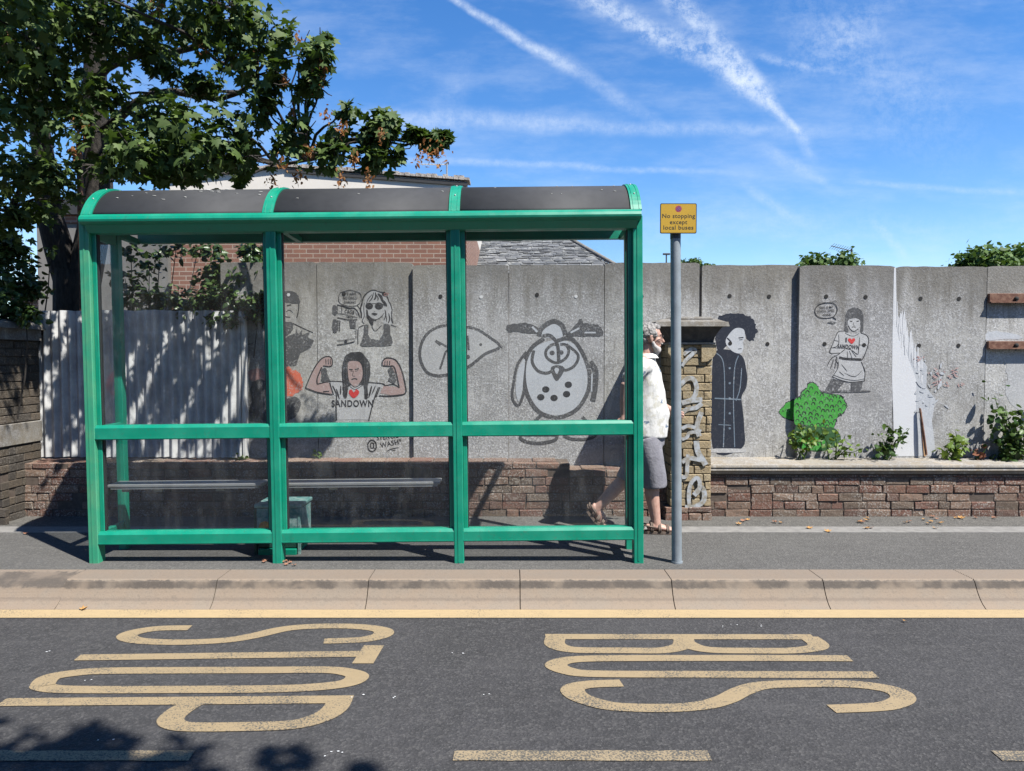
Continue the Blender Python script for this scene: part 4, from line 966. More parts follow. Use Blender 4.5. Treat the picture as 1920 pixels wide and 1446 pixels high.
# ---------------------------------------------------------------- litter bin inside the shelter
BX0, BX1 = P(485, 1000, 5.30).x, P(564, 1000, 5.22).x
bn = thing('litter_bin', ((BX0+BX1)/2, 5.35, 0), 'small square dark green litter bin with worn teal panels inside the shelter', 'litter bin')
zt = P(520, 946, 5.22).z
b = MB(); b.box(BX0+.012, BX1-.012, 5.232, 5.508, .045, zt-.03, 0, .006); b.build('body', M['dgreen'], bn)
b = MB(); b.box(BX0-.004, BX1+.004, 5.215, 5.525, zt-.028, zt, 0, .006); b.build('lid', M['teal'], bn)
b = MB(); b.box(BX0+.01, BX1-.006, 5.223, 5.2315, zt-.20, zt-.032); b.build('worn_panel', M['teal'], bn); b = MB(); b.box(BX1-.0115, BX1-.004, 5.235, 5.50, zt-.30, zt-.034); b.build('worn_panel', M['teal'], bn)
for x in (BX0+.004, BX1-.014): b = MB(); b.box(x-.008, x+.010, 5.218, 5.236, .0, zt-.03); b.build('corner_strip', M['teal'] if x > -1.7 else M['dgreen'], bn)
b = MB(); b.box(BX0+.03, BX1-.03, 5.20, 5.50, -.002, .042, 0, .004); b.build('base', M['green'], bn)
a = P(497, 984, 5.22); b = MB(); n = 12
b.add([(a.x+.05*math.cos(math.pi*i/n), 5.2215, a.z-.025+.05*math.sin(math.pi*i/n)) for i in range(n+1)], [tuple(range(n+1))]); b.build('sticker', M['sticker'], bn)
b = MB(); b.box(BX0+.05, BX1-.05, 5.2285, 5.2322, .10, .16); b.build('lock_plate', M['dgreen'], bn)

# ---------------------------------------------------------------- sign post
bx = G(1269, 1055, 0)
sg = thing('sign_post', (bx.x, bx.y, 0), 'grey round pole carrying a yellow no stopping sign', 'sign')
zt = P(1271, 436, bx.y).z; top = zt+.19; lean = (P(1266.5, 440, bx.y).x-bx.x)/zt
b = MB(); b.tube([(bx.x, bx.y, -.05), (bx.x+lean*zt*.5, bx.y, zt*.5), (bx.x+lean*(zt+.02), bx.y, zt+.02)], .0355, 24); b.tube([(bx.x, bx.y, 0), (bx.x, bx.y, .012)], .041, 20); b.build('pole', M['pole'], sg)
b = MB(); b.tube([(bx.x+lean*zt, bx.y, zt-.045), (bx.x+lean*zt, bx.y, zt+.15)], .0368, 20); b.box(bx.x-.09, bx.x+.07, bx.y-.05, bx.y-.036, zt+.03, zt+.055); b.box(bx.x-.09, bx.x+.07, bx.y-.05, bx.y-.036, zt+.14, zt+.165); b.build('clamp', M['polecap'], sg)
yf = bx.y-.055
p0, p1 = P(1237.5, 438, yf), P(1306.5, 381.5, yf)
b = MB()
def rrect(x0, x1, z0, z1, r, n=5):
    o = []
    for cx, cz, a0 in ((x1-r, z1-r, 0), (x0+r, z1-r, 90), (x0+r, z0+r, 180), (x1-r, z0+r, 270)):
        for i in range(n+1): a = R(a0+90*i/n); o.append((cx+r*math.cos(a), cz+r*math.sin(a)))
    return o
b.prism(rrect(p0.x, p1.x, p0.z, p1.z, .010), 'y', yf, yf+.004); pl = b.build('sign_plate', M['signk'], sg)
b = MB(); b.prism(rrect(p0.x+.0055, p1.x-.0055, p0.z+.0055, p1.z-.0055, .008), 'y', yf-.0012, yf-.0002); b.build('sign_face', M['signy'], pl)
cx = (p0.x+p1.x)/2; W_ = p1.x-p0.x
b = MB()
for t, py, h in (('No stopping', 405.5, 7.6), ('except', 417, 7.6), ('local buses', 427.2, 7.6)):
    vs, fs = text_mesh(t, .012); z = P(1272, py, yf).z; k = h/265/.72*1.02
    wmax = max(v[0] for v in vs)-min(v[0] for v in vs); kx = k*1.0
    lim = {'No stopping': 60, 'except': 32, 'local buses': 55}[t]/265; kx = lim/wmax
    b.add([(cx+x*kx, yf-.0017, z+y*k) for x, y in vs], fs)
b.build('lettering', M['signk'], pl)
b = MB(); zz = P(1272, 391.8, yf).z
disc(b, Vector((cx, 0, zz)), .0225, yf-.0015, 20, 0); disc(b, Vector((cx, 0, zz)), .014, yf-.0019, 20, 1)
vs, fs = ribbon2d([(cx-.012, zz+.012), (cx+.012, zz-.012)], .004); b.add([(v.x, yf-.0022, v.y) for v in vs], fs, 0); b.build('clearway_symbol', [M['signr'], M['purple']], pl)

# ---------------------------------------------------------------- corrugated fence
M['zinc'] = simple('galvanised_sheet', (.66,.66,.65), .7, .05, vs=7, col2=(.46,.46,.46), bmp=.1, spec=.4); M['whitepost'] = simple('chalky_white_post', (.70,.69,.66), .8, vs=9, var=.2, bmp=.1)
FY = PANY-.09
cf = thing('corrugated_fence', (-3.5, FY, WZ), 'corrugated grey metal sheet fence dappled with leaf shade, standing on the low brick wall', 'fence')
fx0, fx1 = P(52, 700, FY).x, P(452, 700, FY).x; ztop = P(300, 582, FY).z
nsh = 3
for k in range(nsh):
    a, c = fx0+(fx1-fx0)*k/nsh, fx0+(fx1-fx0)*(k+1)/nsh+.03; b = MB(); n = int((c-a)/.0078); vs = []
    zz = [ztop+random.uniform(-.012,.006), (ztop+WZ)/2, WZ+.004+random.uniform(0,.012)]
    rows = [zz[0], zz[0]-.4, zz[1], zz[2]]
    for j, z in enumerate(rows):
        for i in range(n+1):
            x = a+(c-a)*i/n; ph = 2*math.pi*x/.0805
            dent = noise.noise(Vector((x*3, z*2, 5)))*.012
            zj = z+(noise.noise(Vector((x*6, j, 2)))*.012 if j in (0, 3) else 0)
            vs.append((x+(z-WZ)*.004*k, FY-.004*k+.0175*math.sin(ph)+dent, zj))
    fs = [(j*(n+1)+i, (j+1)*(n+1)+i, (j+1)*(n+1)+i+1, j*(n+1)+i+1) for j in range(3) for i in range(n)]
    b.add(vs, fs, 0, True); o = len(vs)
    b.add([(x, y+.0025, z) for x, y, z in vs], [tuple(reversed(f)) for f in fs], 0, True)
    b.build('corrugated_sheet', M['zinc'], cf)
pz = P(450, 568, FY-.03).z; x = P(457, 700, FY-.02).x
b = MB(); b.box(x-.018, x+.016, FY-.03, FY+.05, WZ, pz-.12, 0, .005); b.build('edge_post', M['whitepost'], cf)
b = MB(); b.box(fx0, fx1, FY+.02, FY+.06, ztop-.12, ztop-.04); b.build('rear_rail', M['mortar'], cf)
# rusty steel upright beside the tree
a = P(149, 268, 6.98); rp = MB(); rp.box(a.x-.019, a.x+.019, 6.95, 7.0, -.1, a.z, 0, .003); rp.build('steel_upright', M['rust'], at=(a.x, 6.98, 0), label='thin rusty steel upright rising beside the tree trunk', cat='post')
# ---------------------------------------------------------------- vegetation
def leaf_mat(name, a, b2, rough=.45, trans=.25, bt=(.10,.18,.02)):
    m = bpy.data.materials.new(name); m.use_nodes = True; nt = NT(m.node_tree); b = m.node_tree.nodes['Principled BSDF']; out = m.node_tree.nodes['Material Output']
    g = nt.node('ShaderNodeNewGeometry'); cr = nt.node('ShaderNodeValToRGB'); nt.l.new(g.outputs['Random Per Island'], cr.inputs[0])
    cr.color_ramp.elements[0].color = c4(a); cr.color_ramp.elements[1].color = c4(b2); e = cr.color_ramp.elements.new(.5); e.color = c4([(x+y)/2*.9 for x, y in zip(a, b2)])
    nt.set(b.inputs['Base Color'], cr.outputs[0]); b.inputs['Roughness'].default_value = rough; b.inputs['Specular IOR Level'].default_value = .25
    t = nt.node('ShaderNodeBsdfTranslucent'); t.inputs[0].default_value = c4(bt); mx = nt.node('ShaderNodeMixShader'); mx.inputs[0].default_value = trans
    nt.l.new(b.outputs[0], mx.inputs[1]); nt.l.new(t.outputs[0], mx.inputs[2]); nt.l.new(mx.outputs[0], out.inputs[0]); return m
M['leaf'] = leaf_mat('sycamore_leaf', (.045,.088,.022), (.135,.20,.05), .62, .26)
M['leafd'] = leaf_mat('ivy_leaf', (.026,.055,.018), (.085,.14,.035), .35, .12)
M['weed'] = leaf_mat('bright_weed_leaf', (.09,.17,.025), (.20,.30,.06), .5, .3, (.25,.35,.04)); M['bramble'] = leaf_mat('bramble_leaf', (.035,.085,.018), (.10,.17,.035), .45, .2)
M['farleaf'] = leaf_mat('distant_leaf', (.05,.11,.02), (.12,.21,.045), .6, .25); M['keys'] = leaf_mat('ripe_winged_seed', (.34,.15,.06), (.50,.28,.12), .7, .35, (.5,.2,.06))
M['dryleaf'] = leaf_mat('dry_fallen_leaf', (.50,.22,.06), (.62,.38,.14), .8, .1, (.4,.2,.05)); M['dryleaf2'] = leaf_mat('brown_fallen_leaf', (.28,.11,.06), (.46,.24,.15), .8, .1, (.3,.1,.05))
def bark_mat():
    m, nt, b = new_mat('dark_bark'); p = wpos(nt); n = nt.noise(nt.scale(p, (6, 6, 1.4)), 5, 6, .7)
    nt.set(b.inputs['Base Color'], nt.mix(nt.ss(n, .35, .65), c4((.018,.015,.013)), c4((.062,.052,.043)))); b.inputs['Roughness'].default_value = .95; bump(nt, b, n, .9, .03); return m
M['bark'] = bark_mat()
def palmate():
    o = [(0, 1.0), (14, .70), (20, .62), (32, .50), (44, .78), (52, .90), (64, .60), (76, .46), (98, .68), (112, .62), (140, .40), (168, .20)]
    pts = []
    for a, r in o: pts.append((r*math.sin(R(a)), r*math.cos(R(a))))
    for a, r in reversed(o[1:]): pts.append((-r*math.sin(R(a)), r*math.cos(R(a))))
    v = [(0, 0, 0)]+[(x, y, -.18*abs(x)-.10*y*y) for x, y in pts]; n = len(pts)
    return np.array(v)*.5+np.array([0, .1, 0]), [(0, 1+(i+1) % n, 1+i) for i in range(n)]
def ovate(w=.55, fold=.25):
    pts = [(0, 1), (.28, .72), (.5, .35), (.46, .05), (.25, -.15), (0, -.1), (-.25, -.15), (-.46, .05), (-.5, .35), (-.28, .72)]
    v = [(0, .35, .06)]+[(x*w*1.6, y, -fold*abs(x)) for x, y in pts]; n = len(pts)
    return np.array(v)*.55, [(0, 1+(i+1) % n, 1+i) for i in range(n)]
def simple5():
    v = [(0,0,0),(.35,.3,-.08),(.22,.75,-.1),(0,1,-.15),(-.22,.75,-.1),(-.35,.3,-.08)]
    return np.array(v)*.6, [(0,2,1),(0,3,2),(0,4,3),(0,5,4)]
PAL, OVA, SIM = palmate(), ovate(), simple5()
def scatter(name, tmpl, pos, size, mat, parent=None, droop=.55, out=None, rng=None, flat=.5, **kw):
    """pos (n,3) world; out (n,3) outward directions"""
    tv, tf = tmpl; n = len(pos); rng = rng or np.random.default_rng(1)
    if out is None: out = rng.normal(size=(n, 3))
    up = np.array([0, 0, 1.0]); nr = out*(1-flat)+up*flat+rng.normal(size=(n, 3))*.45
    nr /= np.linalg.norm(nr, axis=1, keepdims=True)
    d = out*np.array([1, 1, .3])+rng.normal(size=(n, 3))*.6-up*droop
    y = d-nr*(d*nr).sum(1, keepdims=True); y /= np.linalg.norm(y, axis=1, keepdims=True)+1e-9
    x = np.cross(y, nr); s = size*rng.uniform(.5, 1.3, (n, 1))
    V = pos[:, None, :]+s[:, :, None]*(tv[None, :, 0:1]*x[:, None, :]+tv[None, :, 1:2]*y[:, None, :]+tv[None, :, 2:3]*nr[:, None, :])
    V = V.reshape(-1, 3); k = len(tv); F = np.array(tf)[None]+(np.arange(n)*k)[:, None, None]; F = F.reshape(-1, 3)
    me = bpy.data.meshes.new(name)
    rt = parent
    while rt is not None and rt.parent is not None: rt = rt.parent
    if rt is not None: V = V-np.array(rt.location)
    me.vertices.add(len(V)); me.vertices.foreach_set('co', V.ravel()); me.loops.add(F.size); me.loops.foreach_set('vertex_index', F.ravel().astype(np.int32))
    me.polygons.add(len(F)); me.polygons.foreach_set('loop_start', np.arange(0, F.size, 3, dtype=np.int32)); me.polygons.foreach_set('loop_total', np.full(len(F), 3, np.int32))
    me.materials.append(mat); me.update(calc_edges=True); me.validate()
    o = bpy.data.objects.new(name, me); C.objects.link(o); o.parent = parent; tag(o, **kw); return o
def blob_points(c, r, n, rng, squash=.8):
    d = rng.normal(size=(n, 3)); d /= np.linalg.norm(d, axis=1, keepdims=True)
    rr = r*np.power(rng.uniform(.12, 1, (n, 1)), .42)*(1+.25*rng.normal(size=(n, 1)))
    p = np.array(c)+d*rr*np.array([1, 1, squash]); return p, d
def limb(b, a, c, r0, r1, n=7, wob=.06, seg=8):
    a, c = Vector(a), Vector(c); pts = []; L_ = (c-a).length
    for i in range(n+1):
        t = i/n; p = a.lerp(c, t); w = math.sin(math.pi*t)*wob*L_
        p += Vector((noise.noise(a*2+Vector((t*2.5, 0, 0))), noise.noise(a*2+Vector((0, t*2.5, 7))), noise.noise(a+Vector((3, 0, t*2.5)))+.25*1))*w
        pts.append(p)
    b.tube(pts, [r0+(r1-r0)*(i/n) for i in range(n+1)], seg)
    return pts
# --- the sycamore
rng = np.random.default_rng(11)
TB = P(145, 900, 7.75); tree = thing('sycamore_tree', (TB.x, 7.75, -.2), 'big dark sycamore with a forked trunk and ripe seeds, leaning over the fence', 'tree')
blobs = []  # px, py, Y, radius(m), leaves
def BB(px, py, Y, r, n=None):
    if n is None and ((380 < px < 630 and py < 170) or (470 < px < 630 and py < 260)): n = int((70+300*(r/.40)**1.6)*.8)
    n = int((n or int(70+300*(r/.40)**1.6))*(1.75 if px > 440 and py > 45 else 1.0))
    blobs.append((P(px, py, Y), r, n or int(70+300*(r/.40)**1.6)))
for a in [(440,40,5.9,.30),(400,0,5.9,.36),(500,70,5.8,.26),(480,130,5.8,.24),(560,95,5.75,.20),(600,105,5.7,.16),(600,70,5.8,.08),(545,150,5.75,.24),(600,160,5.7,.13),(575,245,5.75,.17),(625,290,5.75,.17),(520,250,5.8,.17),(500,200,5.8,.15),
          (640,205,5.75,.12),(655,260,5.8,.17),(700,300,5.8,.13),(720,235,5.75,.13),(735,285,5.8,.08),(692,255,5.8,.12),(780,252,5.8,.07),(812,262,5.8,.08),(828,258,5.8,.05),(430,95,6.0,.26),(430,230,5.8,.22),(470,285,5.8,.15),(560,292,5.75,.13),
          (345,35,6.2,.36),(300,120,6.6,.18),(345,240,5.8,.30),(290,215,6.0,.26),(255,60,6.6,.34),(180,50,6.6,.34),(80,30,6.4,.40),(20,120,6.4,.36),(105,130,6.8,.30),(50,210,6.8,.32),(130,190,7.2,.22),(390,280,5.7,.20),(260,290,5.7,.24),(380,160,6.4,.16),
          (190,175,6.2,.22),(150,235,6.0,.18),(90,330,6.1,.22),(120,370,6.2,.14),(40,320,6.3,.28),(20,410,6.5,.20),(240,300,6.0,.22),(310,300,5.8,.20),(385,325,6.1,.12),(175,300,6.0,.22),(230,240,6.2,.15),(60,395,6.6,.16),(15,460,6.7,.12),(300,325,6.4,.12),(345,322,6.3,.12),(420,322,6.3,.11),(460,328,6.3,.09),(500,318,6.3,.11),(330,290,6.1,.2),(440,300,6.0,.16)]:
    BB(*a)
# parts of the crown outside the frame: they shade what is inside it
for a in [(-2.9,5.9,5.2,.40),(-3.6,6.2,5.6,.55),(-4.8,6.4,5.4,.6),(-5.4,6.2,4.6,.55),(-5.6,6.6,3.9,.55),(-5.0,5.7,3.7,.4),(-3.4,7.6,6.4,.7),(-4.4,8.2,6.2,.8),(-5.4,8.0,5.4,.8),(-6.0,6.2,3.1,.5),(-6.4,7.0,2.6,.5),(-4.4,5.6,4.6,.42),(-3.6,4.9,5.6,.5),(-2.9,4.7,5.9,.45),(-4.3,5.0,5.2,.5),(-3.4,5.3,4.9,.35),(-3.6,5.2,3.9,.32),(-3.3,5.0,4.35,.36),(-4.05,5.4,3.3,.3),(-3.0,4.9,4.7,.3),(-4.6,5.6,3.2,.3),(-2.5,5.5,4.7,.30)]:
    blobs.append((Vector((a[0], a[1], a[2])), a[3], int(300*(a[3]/.4)**1.6)))
# hidden-from-view sprays overhanging the pavement throw the dapple on the fence
P_, D_ = [], []
for c, r, n in blobs:
    p, d = blob_points(c, r, n, rng, .85); P_.append(p); D_.append(d)
P_ = np.concatenate(P_); D_ = np.concatenate(D_)
# thin the foliage where it would darken the fence too evenly, so light falls through in slanting flecks
keep = np.ones(len(P_), bool)
for i, p in enumerate(P_):
    t = (6.82-p[1])/(-SUNV.y/SUNV.z)
    if t < 0: continue
    X, z = p[0]-t*SUNV.x/SUNV.z, p[2]-t
    if not (-4.9 < X < -1.55 and .3 < z < 2.5): continue
    px = 960+X*196; k = noise.noise(Vector(((X-.5*z)*6.5, z*1.3, 4.2)))+.5*noise.noise(Vector(((X-.5*z)*15, z*4, 9.2)))
    thr = -.05 if px < 240 else (.10 if px < 340 else (.22 if px < 470 else (-.12 if z < 1.75 else .16)))
    if px > 610: thr = -.05
    if k < thr: keep[i] = False
P_, D_ = P_[keep], D_[keep]
scatter('crown', PAL, P_, .128, M['leaf'], tree, out=D_, rng=rng, droop=.6, flat=.45)
tr = MB(); F_ = P(143, 505, 7.75)
base = Vector((TB.x+.0, 7.75, -.25)); fork = Vector((F_.x, 7.75, F_.z-.02))
tr.tube([base, base+Vector((0,0,.3)), (base+fork)/2, fork], [.36, .27, .235, .22], 16)
L1 = P(92, 400, 7.6); L1b = P(70, 200, 7.4); L2 = P(185, 380, 7.75); L2b = P(178, 150, 7.5); L2c = P(185, -60, 7.4)
tr.tube([fork+Vector((-.06,0,-.15)), P(112, 470, 7.68), L1, P(82, 300, 7.5), L1b, P(60, 60, 7.2)], [.16, .145, .125, .105, .08, .05], 14)
tr.tube([fork+Vector((.07,0,-.15)), P(168, 470, 7.76), L2, P(182, 270, 7.6), L2b, L2c, P(200, -260, 7.3)], [.17, .165, .15, .13, .11, .09, .06], 14)
tr.build('trunk', M['bark'], tree)
br = MB()
anch = [P(82, 300, 7.5), L1b, P(60, 60, 7.2), P(182, 270, 7.6), L2b, L2c, P(184, 330, 7.68)]
mains = [(P(182, 250, 7.6), P(480, 150, 6.6), .055, .02), (L2b, P(455, 30, 6.7), .05, .02), (P(182, 300, 7.65), P(580, 300, 6.3), .05, .014), (L2c, P(350, -20, 7.0), .045, .02), (L1b, P(20, 110, 6.5), .04, .015), (P(82, 300, 7.5), P(20, 400, 6.8), .035, .012)]
tips = []
for a, c, r0, r1 in mains: tips += limb(br, a, c, r0, r1, 9, .10)
for c, r, n in blobs:
    cand = anch+tips; q = min(cand, key=lambda t: (t-c).length)
    limb(br, q, c+Vector((0, 0, -.2*r)), .018, .006, 5, .12, 6)
    for k in range(4 if r > .2 else 2):
        d = Vector(rng.normal(size=3)).normalized()*r*.9; limb(br, c-Vector((0,0,.2*r)), c+d, .007, .003, 3, .1, 4)
limb(br, P(735, 285, 6.0), P(790, 262, 5.9), .007, .003, 5, .3, 5); limb(br, P(742, 300, 6.0), P(815, 250, 5.9), .006, .003, 5, .25, 5); limb(br, P(620, 290, 6.2), P(735, 270, 6.0), .014, .006, 5, .1, 5)
br.build('branch', M['bark'], tree)
# hanging bunches of winged seeds
KT_ = ovate(.35, .1)
for (px, py, Y, s) in [(808,285,5.85,1.2),(789,293,5.85,1),(828,292,5.85,1.1),(716,250,5.9,.7),(690,335,5.9,.8),(640,338,5.95,.8),(592,140,6.0,1),(598,150,6.0,.9),(560,75,6.1,.9),(475,122,6.2,.9),(385,85,6.4,1.1),(450,105,6.3,.8),
                       (528,300,6.1,.9),(583,285,6.0,.8),(510,338,6.2,.9),(533,148,6.1,.7),(150,240,6.25,1.1),(20,75,6.0,1.1),(285,20,6.5,.8),(505,200,6.2,.8),(665,300,5.9,.7),(640,240,5.9,.7),(612,215,6.0,.7),(140,285,6.2,.8),(560,330,6.1,.8),(470,70,6.3,.6),(605,120,6.0,.8),(300,10,6.4,.7),(548,210,6.1,.6)]:
    c = P(px, py, Y-.34); n = 30
    p = np.array(c)+rng.normal(size=(n, 3))*np.array([.026, .026, .048])*s
    scatter('seed_cluster', KT_, p, .060, M['keys'], tree, droop=1.4, rng=rng, flat=.1)

# --- shrub and ivy behind / over the fence
def bush(name, label, cat, specs, tm, size, mat, base, stem=None, group=None, dens=1.0, droop=.3, flat=.45, seed=5):
    rg = np.random.default_rng(seed); t = thing(name, base, label, cat, group); PP, DD = [], []
    for c, r, n in specs:
        p, d = blob_points(c, r, int(n*dens), rg, .85); PP.append(p); DD.append(d)
    scatter('foliage', tm, np.concatenate(PP), size, mat, t, out=np.concatenate(DD), rng=rg, droop=droop, flat=flat)
    b = MB()
    for c, r, n in specs: limb(b, stem or base, Vector(c)+Vector((0, 0, -.1*r)), .014, .004, 6, .08, 5)
    b.build('stem', M['bark'], t); return t
S = lambda l: [(P(px, py, Y), r, n) for px, py, Y, r, n in l]
bush('dark_shrub', 'dark broad-leaved shrub growing up behind the corrugated fence', 'shrub', S([(255,560,7.5,.20,130),(300,560,7.4,.20,140),(340,575,7.4,.15,120),(280,500,7.6,.16,70),(245,470,7.7,.13,40),(330,465,7.6,.13,40),(300,470,7.7,.11,30),(235,520,7.6,.16,60),(370,470,7.6,.13,50),(400,470,7.6,.13,60)]), OVA, .11, M['leafd'], (P(300, 600, 7.6).x, 7.6, -.2), seed=3)
bush('ivy_clump', 'dense ivy clump spilling over the right end of the corrugated fence', 'ivy', S([(385,565,6.92,.19,330),(430,560,6.92,.18,330),(465,575,6.88,.12,180),(455,520,7.0,.16,260),(480,500,7.0,.13,180),(410,515,7.1,.18,260),(500,560,6.84,.09,90),(440,600,6.80,.10,90),(400,598,6.80,.07,60),(350,590,6.85,.08,70),(485,590,6.80,.07,60),(470,470,7.1,.12,110)]), OVA, .085, M['leafd'], (P(440, 600, 7.05).x, 7.05, -.1), seed=4, dens=1.7)
bush('ivy_clump', 'dark ivy heaped over the cap of the shaded pier at the far left', 'ivy', S([(20,520,6.6,.22,300),(60,545,6.7,.14,150),(10,570,6.4,.18,220),(35,480,6.8,.12,90),(50,590,6.35,.10,90),(95,470,6.9,.05,10),(-30,480,6.6,.3,300)]), OVA, .10, M['leafd'], (P(10, 620, 6.6).x, 6.6, .1), seed=6)
bush('laurel_hedge', 'broad dark laurel hedge behind the garden wall beyond the left edge', 'hedge', [(Vector((x, 7.6, 1.9+.25*math.sin(x*3))), .6, 420) for x in (-6.4,-7.2,-8.1,-9.0,-9.9,-10.8,-11.7,-12.6)], OVA, .12, M['leafd'], (-9, 7.6, -.2), seed=8)
# --- real weeds on the shelf in front of the panels
def weed(label, px, pts, Y, tm, size, mat, seed, n=26, r=.05, name='weed'):
    rg = np.random.default_rng(seed); base = P(px, 856, Y); base.z = WZ-.01
    t = thing(name, base, label, 'weed'); b = MB(); PP = []
    for (x, y) in pts:
        c = P(x, y, Y-.0+rg.uniform(-.05, .03)); limb(b, base+Vector((rg.uniform(-.04, .04), 0, 0)), c, .006, .003, 6, .15, 5)
        for k in range(int(n*1.5)):
            s_ = rg.uniform(.30, 1.05); q = np.array(base.lerp(c, s_))+rg.normal(size=3)*r; PP.append(q)
    PP = np.array(PP); PP[:, 1] = np.minimum(PP[:, 1], PANY-.055); PP[:, 2] = np.maximum(PP[:, 2], WZ+.008)
    scatter('foliage', tm, PP, size, mat, t, rng=rg, droop=.1, flat=.5); b.build('stem', M['bramble'], t); return t
YW = PANY-.15
weed('yellow-green trailing weed below the painted bush', 1500, [(1486,812),(1500,806),(1515,802),(1530,800),(1545,808)], YW, OVA, .08, M['weed'], 21, 12, .03)
weed('long leafy weed trailing right from the painted bush', 1560, [(1540,802),(1565,808),(1585,815),(1600,830),(1618,840)], YW, OVA, .08, M['weed'], 22, 9, .025)
weed('upright bramble shoots left of the white paint patch', 1660, [(1640,838),(1655,822),(1672,812),(1690,806),(1705,803),(1668,800)], YW, OVA, .085, M['bramble'], 23, 13, .03)
weed('low yellow-green weed right of the leaning rusty strip', 1790, [(1765,842),(1785,835),(1795,825),(1815,828),(1792,810)], YW, PAL, .12, M['weed'], 24, 6, .03)
weed('tall bramble climbing the wall at the right edge', 1895, [(1865,742),(1885,760),(1905,780),(1920,790),(1890,810),(1915,820),(1940,760),(1960,800),(1870,840),(1900,838),(1930,845)], YW-.03, OVA, .10, M['bramble'], 25, 24, .055)
weed('small reddish weed between the two right-hand brambles', 1835, [(1825,845),(1850,835),(1845,848)], YW, OVA, .07, M['dryleaf2'], 26, 5, .03)
weed('sprig of weed at the foot of the white fence post', 445, [(435,862),(450,858),(462,862)], PANY-.16, OVA, .05, M['weed'], 27, 7, .02)
weed('tuft of weed at the foot of a panel joint', 596, [(590,850),(600,848)], PANY-.1, OVA, .05, M['weed'], 28, 6, .02)
# --- trees beyond the wall
def far_tree(label, px, py, Y, r, seed, h):
    c = P(px, py, Y); base = (c.x, Y, -.3)
    rg = np.random.default_rng(seed); sp = []
    for k in range(9):
        d = Vector(rg.normal(size=3)); d.normalize(); sp.append((c+Vector((d.x*r*.9, d.y*r*.7, d.z*r*.45-r*.25)), r*rg.uniform(.4, .62), int(300)))
    t = thing('garden_tree', base, label, 'tree', None); PP, DD = [], []
    for q, rr, n in sp: p, d = blob_points(q, rr, n, rg); PP.append(p); DD.append(d)
    scatter('crown', SIM, np.concatenate(PP), .34*h, M['farleaf'], t, out=np.concatenate(DD), rng=rg)
    b = MB(); b.tube([base, (c.x, Y, c.z-r)], [.16, .09], 8)
    for q, rr, n in sp: limb(b, (c.x, Y, c.z-r), q, .05, .015, 5, .08, 5)
    b.build('trunk', M['bark'], t)
far_tree('light green treetop with an aerial behind it, above the painted woman panel', 1557, 497, 19, .62, 31, .62)
far_tree('broad light green treetop above the wall at the far right', 1838, 493, 15, .62, 32, .55); far_tree('light green treetop at the right edge of the view', 1925, 488, 15.5, .62, 35, .55)
far_tree('tiny treetop just right of the sign pole', 1292, 492, 34, .42, 33, .6); far_tree('small tip of a tree over the gap in the panels', 1325, 503, 34, .35, 34, .6)
# tree standing behind the viewer: its shade falls on the near carriageway
rg = np.random.default_rng(40); st = thing('street_tree', (5.2, -4.6, -.05), 'leafy street tree on the near pavement whose shade falls on the road', 'tree')
PP, DD = [], []
def caster(px, py, h, r, n):
    g = G(px, py, RZ); q = g+SUNV*(h/SUNV.z); p, d = blob_points(q, r, n, rg, .5); PP.append(p); DD.append(d); return q
qs = []
for (px, py, r, n) in [(165,1385,.10,26),(160,1358,.05,8),(150,1395,.10,22),(215,1398,.12,26),(120,1412,.13,30),(330,1408,.07,12),(20,1432,.16,40),(100,1440,.16,36),(250,1440,.12,24),(0,1408,.07,10),(350,1445,.12,26),(530,1425,.07,14),(518,1408,.03,5),(560,1420,.05,8),(680,1436,.045,8),(-80,1440,.3,90),(60,1500,.28,70),(250,1520,.25,50),(-250,1420,.3,60)]:
    qs.append(caster(px, py, 5.6, r, n))
for k in range(26):
    q = Vector((rg.uniform(3.6, 7.5), rg.uniform(-7.5, -2.6), rg.uniform(4.6, 7.5))); p, d = blob_points(q, rg.uniform(.5, .9), 160, rg); PP.append(p); DD.append(d); qs.append(q)
PP = np.concatenate(PP)
scatter('crown', PAL, PP, .15, M['leaf'], st, out=np.concatenate(DD), rng=rg)
b = MB(); top = Vector((5.0, -4.2, 4.6)); b.tube([(5.2,-4.6,-.1), (5.2,-4.6,.4), (5.1,-4.4,2.4), top], [.24, .17, .14, .11], 12); b.build('trunk', M['bark'], st)
b = MB()
for q in qs: limb(b, top, q, .012, .004, 7, .06, 5)
b.build('branch', M['bark'], st)
# --- fallen leaves
def fallen(px, py, s, mat, grp, lab, seed, z=.004):
    g = G(px, py, z); rg_ = random.Random(seed); tv, tf = PAL; a = rg_.uniform(0, 6.28); b = MB()
    vs = []
    for v in tv:
        x, y = v[0]*s, v[1]*s; zz = (abs(v[0])*rg_.uniform(.3, .7)+v[1]*v[1]*.5)*s*.8+.004
        vs.append((g.x+x*math.cos(a)-y*math.sin(a), g.y+x*math.sin(a)+y*math.cos(a), z+zz))
    b.add(vs, tf); b.build('fallen_leaf', mat, at=(g.x, g.y, z), label=lab, cat='leaf', group=grp)
gl = 'orange and brown fallen leaves along the wall'; lb = 'curled dry fallen leaf on the pavement at the foot of the coped brick wall'
for i, (px, py) in enumerate([(1392,978),(1388,984),(1402,976),(1456,980),(1466,981),(1608,979),(1614,980),(1628,976),(1629,972),(1632,990),(1622,991),(1697,980),(1703,978),(1735,975),(1748,979),(1757,974),(1742,982),(1760,981),(1752,970),(1797,971),(1803,973),(1832,972),(1518,992),(1552,998),(1861,972),(1755,991),(1790,972)]):
    fallen(px, py, random.uniform(.05, .085), M['dryleaf'] if i % 3 else M['dryleaf2'], gl, lb, i)
